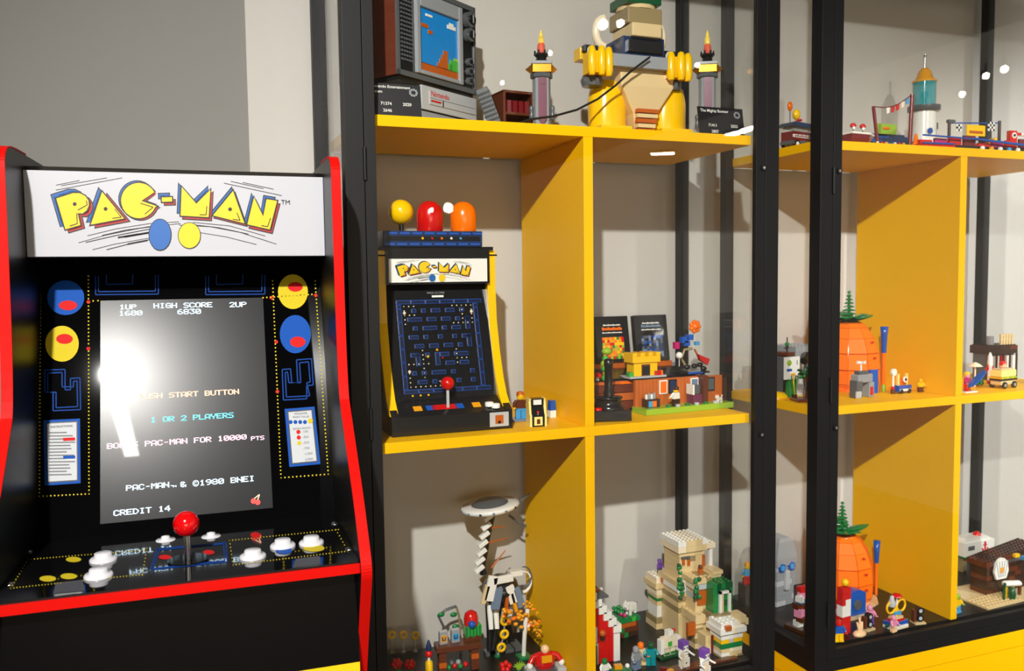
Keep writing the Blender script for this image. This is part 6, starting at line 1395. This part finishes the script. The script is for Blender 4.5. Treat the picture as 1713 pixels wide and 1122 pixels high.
MB().ball((0, 0, .002), .012, 'flesh', (1.2, .8, .5), 10).build('mound', t); m = MB()
for a, l in ((-.3, .022), (.1, .030), (.6, .020)): m.tube([(0, 0, .004), (.010*math.sin(a), 0, l*.6), (.016*math.sin(a), .002, l)], .0030, 'flesh', r1=.0016)
m.build('branches', t)
# wheel stacks
for x, y, l in ((.5405, .024, 'stack of two toy wheels on a tan plate, left of the yellow fairground ride'), (.640, .012, 'stack of two toy wheels on a tan plate, right of the yellow fairground ride')):
    t = thing('wheel_stack', l, 'toy wheels', (x, y, FZ), .15 if x < .6 else -.2, 'stacked toy wheels')
    MB().box(-.010, .010, -.008, .008, 0, .003, 'tan').build('plate', t); MB().box(-.010, -.005, -.003, .005, .003, .024, 'brown').build('post', t, .0004)
    for z in (.0095, .0225): w_ = MB().cyl((.002, -.004, z), (.002, .004, z), .0065, 'black', n=18).build('tyre', t); MB().cyl((.002, -.0045, z), (.002, -.004, z), .0032, 'light_grey', n=14).build('hub', w_)
# fairground ride
t = thing('fairground_ride', 'yellow toy fairground ride with a red flag on a blue base', 'toy ride', (.592, .014, FZ), .08)
MB().box(-.018, .018, -.011, .011, 0, .006, 'white').box(-.017, .017, -.0115, -.011, .001, .004, 'cream').build('plinth', t); MB().box(-.020, .020, -.009, .010, .006, .012, 'blue').build('base', t, .0006)
m = MB()
for s in (-1, 1): m.tube([(s*.020, 0, .006), (s*.027, -.002, .010)], .003, 'green', r1=.001)
m.build('side_leaves', t)
MB().box(-.013, .013, -.007, .007, .012, .016, 'red').box(-.011, .011, -.006, .006, .016, .020, 'tan').build('seat', t)
MB().torus((.012, 0, .036), .010, .002, 'yellow', 'y', 18).torus((-.012, 0, .036), .010, .002, 'yellow', 'y', 18).cyl((0, 0, .020), (0, 0, .038), .003, 'yellow', n=10).build('swing_frame', t); MB().box(-.006, .010, -.003, .003, .022, .028, 'azure').build('gondola', t)
MB().lathe([(.006, .038), (.007, .044), (.004, .050), (.003, .056), (0, .057)], 'light_grey', (-.010, 0, 0), n=12).build('bell', t); MB().cyl((.002, 0, .038), (.002, 0, .054), .0016, 'white', n=8).lathe([(.009, .053), (.007, .057), (0, .059)], 'red', (.002, 0, 0), n=12).build('red_top', t)
minifig('pink toy figure riding at the left of the yellow fairground ride', (.573, .000, FZ), .2, 'pink', 'flesh', 'pink', None, .75, eyes=False)
# right half: white boat bus
Yv = .185; t = thing('white_boat_bus', 'white toy boat with a red anchor at the back of the cabinet floor', 'toy boat', (.960, .160, FZ), .05)
m = MB().box(-.045, .040, 0, .03, .034, .062, 'white').prism([(-.045, .062), (.030, .062), (.022, .070), (-.040, .070)], 'y', .002, .028, 'white').box(-.045, .042, -.001, .031, .031, .034, 'green').box(-.036, -.018, -.0008, .0, .046, .055, 'dark_grey'); m.build('hull', t, .001)
an = MB().cyl((.012, -.001, .040), (.012, -.001, .056), .0014, 'red', n=8).torus((.012, -.001, .057), .0022, .0008, 'red', 'y', 10, 6).tube([(.004, -.001, .046), (.007, -.001, .041), (.012, -.001, .039), (.017, -.001, .041), (.020, -.001, .046)], .0015, 'red').box(.007, .017, -.002, 0, .052, .0535, 'red'); an.build('anchor', t)
for x in (-.034, .028): MB().box(x-.005, x+.005, .008, .022, 0, .031, 'dark_tan').build('stand_leg', t)
MB().lathe([(.008, .070), (.007, .074), (.003, .077), (0, .0775)], 'red', (.006, .014, 0), n=12).build('deck_cap', t)
# brown hut with shell sign
b0 = at_z(1612, 1004, FZ); t = thing('shell_hut', 'dark brown toy hut with a white shell shaped sign on a tan base', 'toy house', (.815, .036, FZ), .05)
m = MB().box(-.018, .17, -.028, .07, 0, .003, 'tan')
for i in range(11):
    for j in range(5): m.stud(-.012+i*.0085, -.022+j*.009, .003, 'tan')
m.build('base_plate', t); rb = random.Random(5)
m = MB(); m.wall(.036, .17, .016, .050, .003, .056, ('dark_brown', 'brown', 'dark_brown'), studs=False, rnd=rb); m.build('hut_walls', t)
m = MB(); m.X = Matrix.Translation((.034, .012, .056)) @ Matrix.Rotation(-.12, 4, 'Y'); m.wall(-.004, .14, 0, .042, 0, .010, ('dark_brown', 'brown'), rnd=rb); m.build('roof', t)
def shell(cx, cz, w_, h_, y): return [(cx-w_*.35, cz), (cx-w_*.5, cz+h_*.35), (cx-w_*.42, cz+h_*.75), (cx-w_*.2, cz+h_*.96), (cx, cz+h_), (cx+w_*.2, cz+h_*.96), (cx+w_*.42, cz+h_*.75), (cx+w_*.5, cz+h_*.35), (cx+w_*.35, cz)]
m = MB().prism(shell(.066, .032, .038, .040, 0), 'y', .008, .012, 'white')
for i in range(-2, 3): m.tube([(.066+i*.004, .0076, .036), (.066+i*.0075, .0076, .066)], .0008, 'light_grey', n=6)
m.box(.060, .072, .0070, .008, .044, .054, 'amber'); m.build('shell_sign', t)
m = MB()
for i in range(6): m.ball((.056+i*.0065, -.008, .030-.0008*i), .0065, 'white', (1, 1.2, .8), 10)
m.build('white_awning', t)
for x in (.056, .074, .094): MB().box(x-.0025, x+.0025, -.010, -.006, .003, .026, 'yellow' if x < .09 else 'brown').build('awning_post', t)
MB().lathe([(.006, .003), (.007, .012), (.005, .024), (0, .025)], 'dark_green', (.062, -.016, 0), n=10).build('bin', t)
MB().tube([(.046, -.012, .003), (.046, -.012, .022), (.048, -.012, .034)], .0024, 'dark_green').build('seaweed', t)
MB().box(.10, .112, .006, .015, .068, .074, 'yellow').box(.122, .134, .004, .012, .060, .066, 'azure').build('hanging_flags', t)
p = onf(1603, 1030); minifig('green and yellow toy figure on the dark floor right of the lower divider', (.7395, .020, FZ), .2, 'yellow', 'azure', 'lime', None, .9)
t = thing('toy_bench', 'tan toy bench with an amber figure beneath the white boat', 'toy bench', (.792, .112, FZ), .1)
MB().box(-.018, .014, -.006, .008, .008, .011, 'tan').build('seat', t)
for x in (-.015, .011): MB().box(x-.002, x+.002, -.005, .007, 0, .008, 'brown').build('leg', t)
MB().box(-.010, -.002, -.002, .004, .0112, .026, 'amber').ball((-.006, 0, .030), .0045, 'amber', n=10).build('rider', t)

# everything on a shelf stands a hair clear of the board
for o in list(COL.objects):
    if o.parent is None and o.get('category') and any(abs(o.location.z-z) < 1e-6 for z in (ZT, ZL, FZ)) and o.location.y > YD: o.location.z += .0003
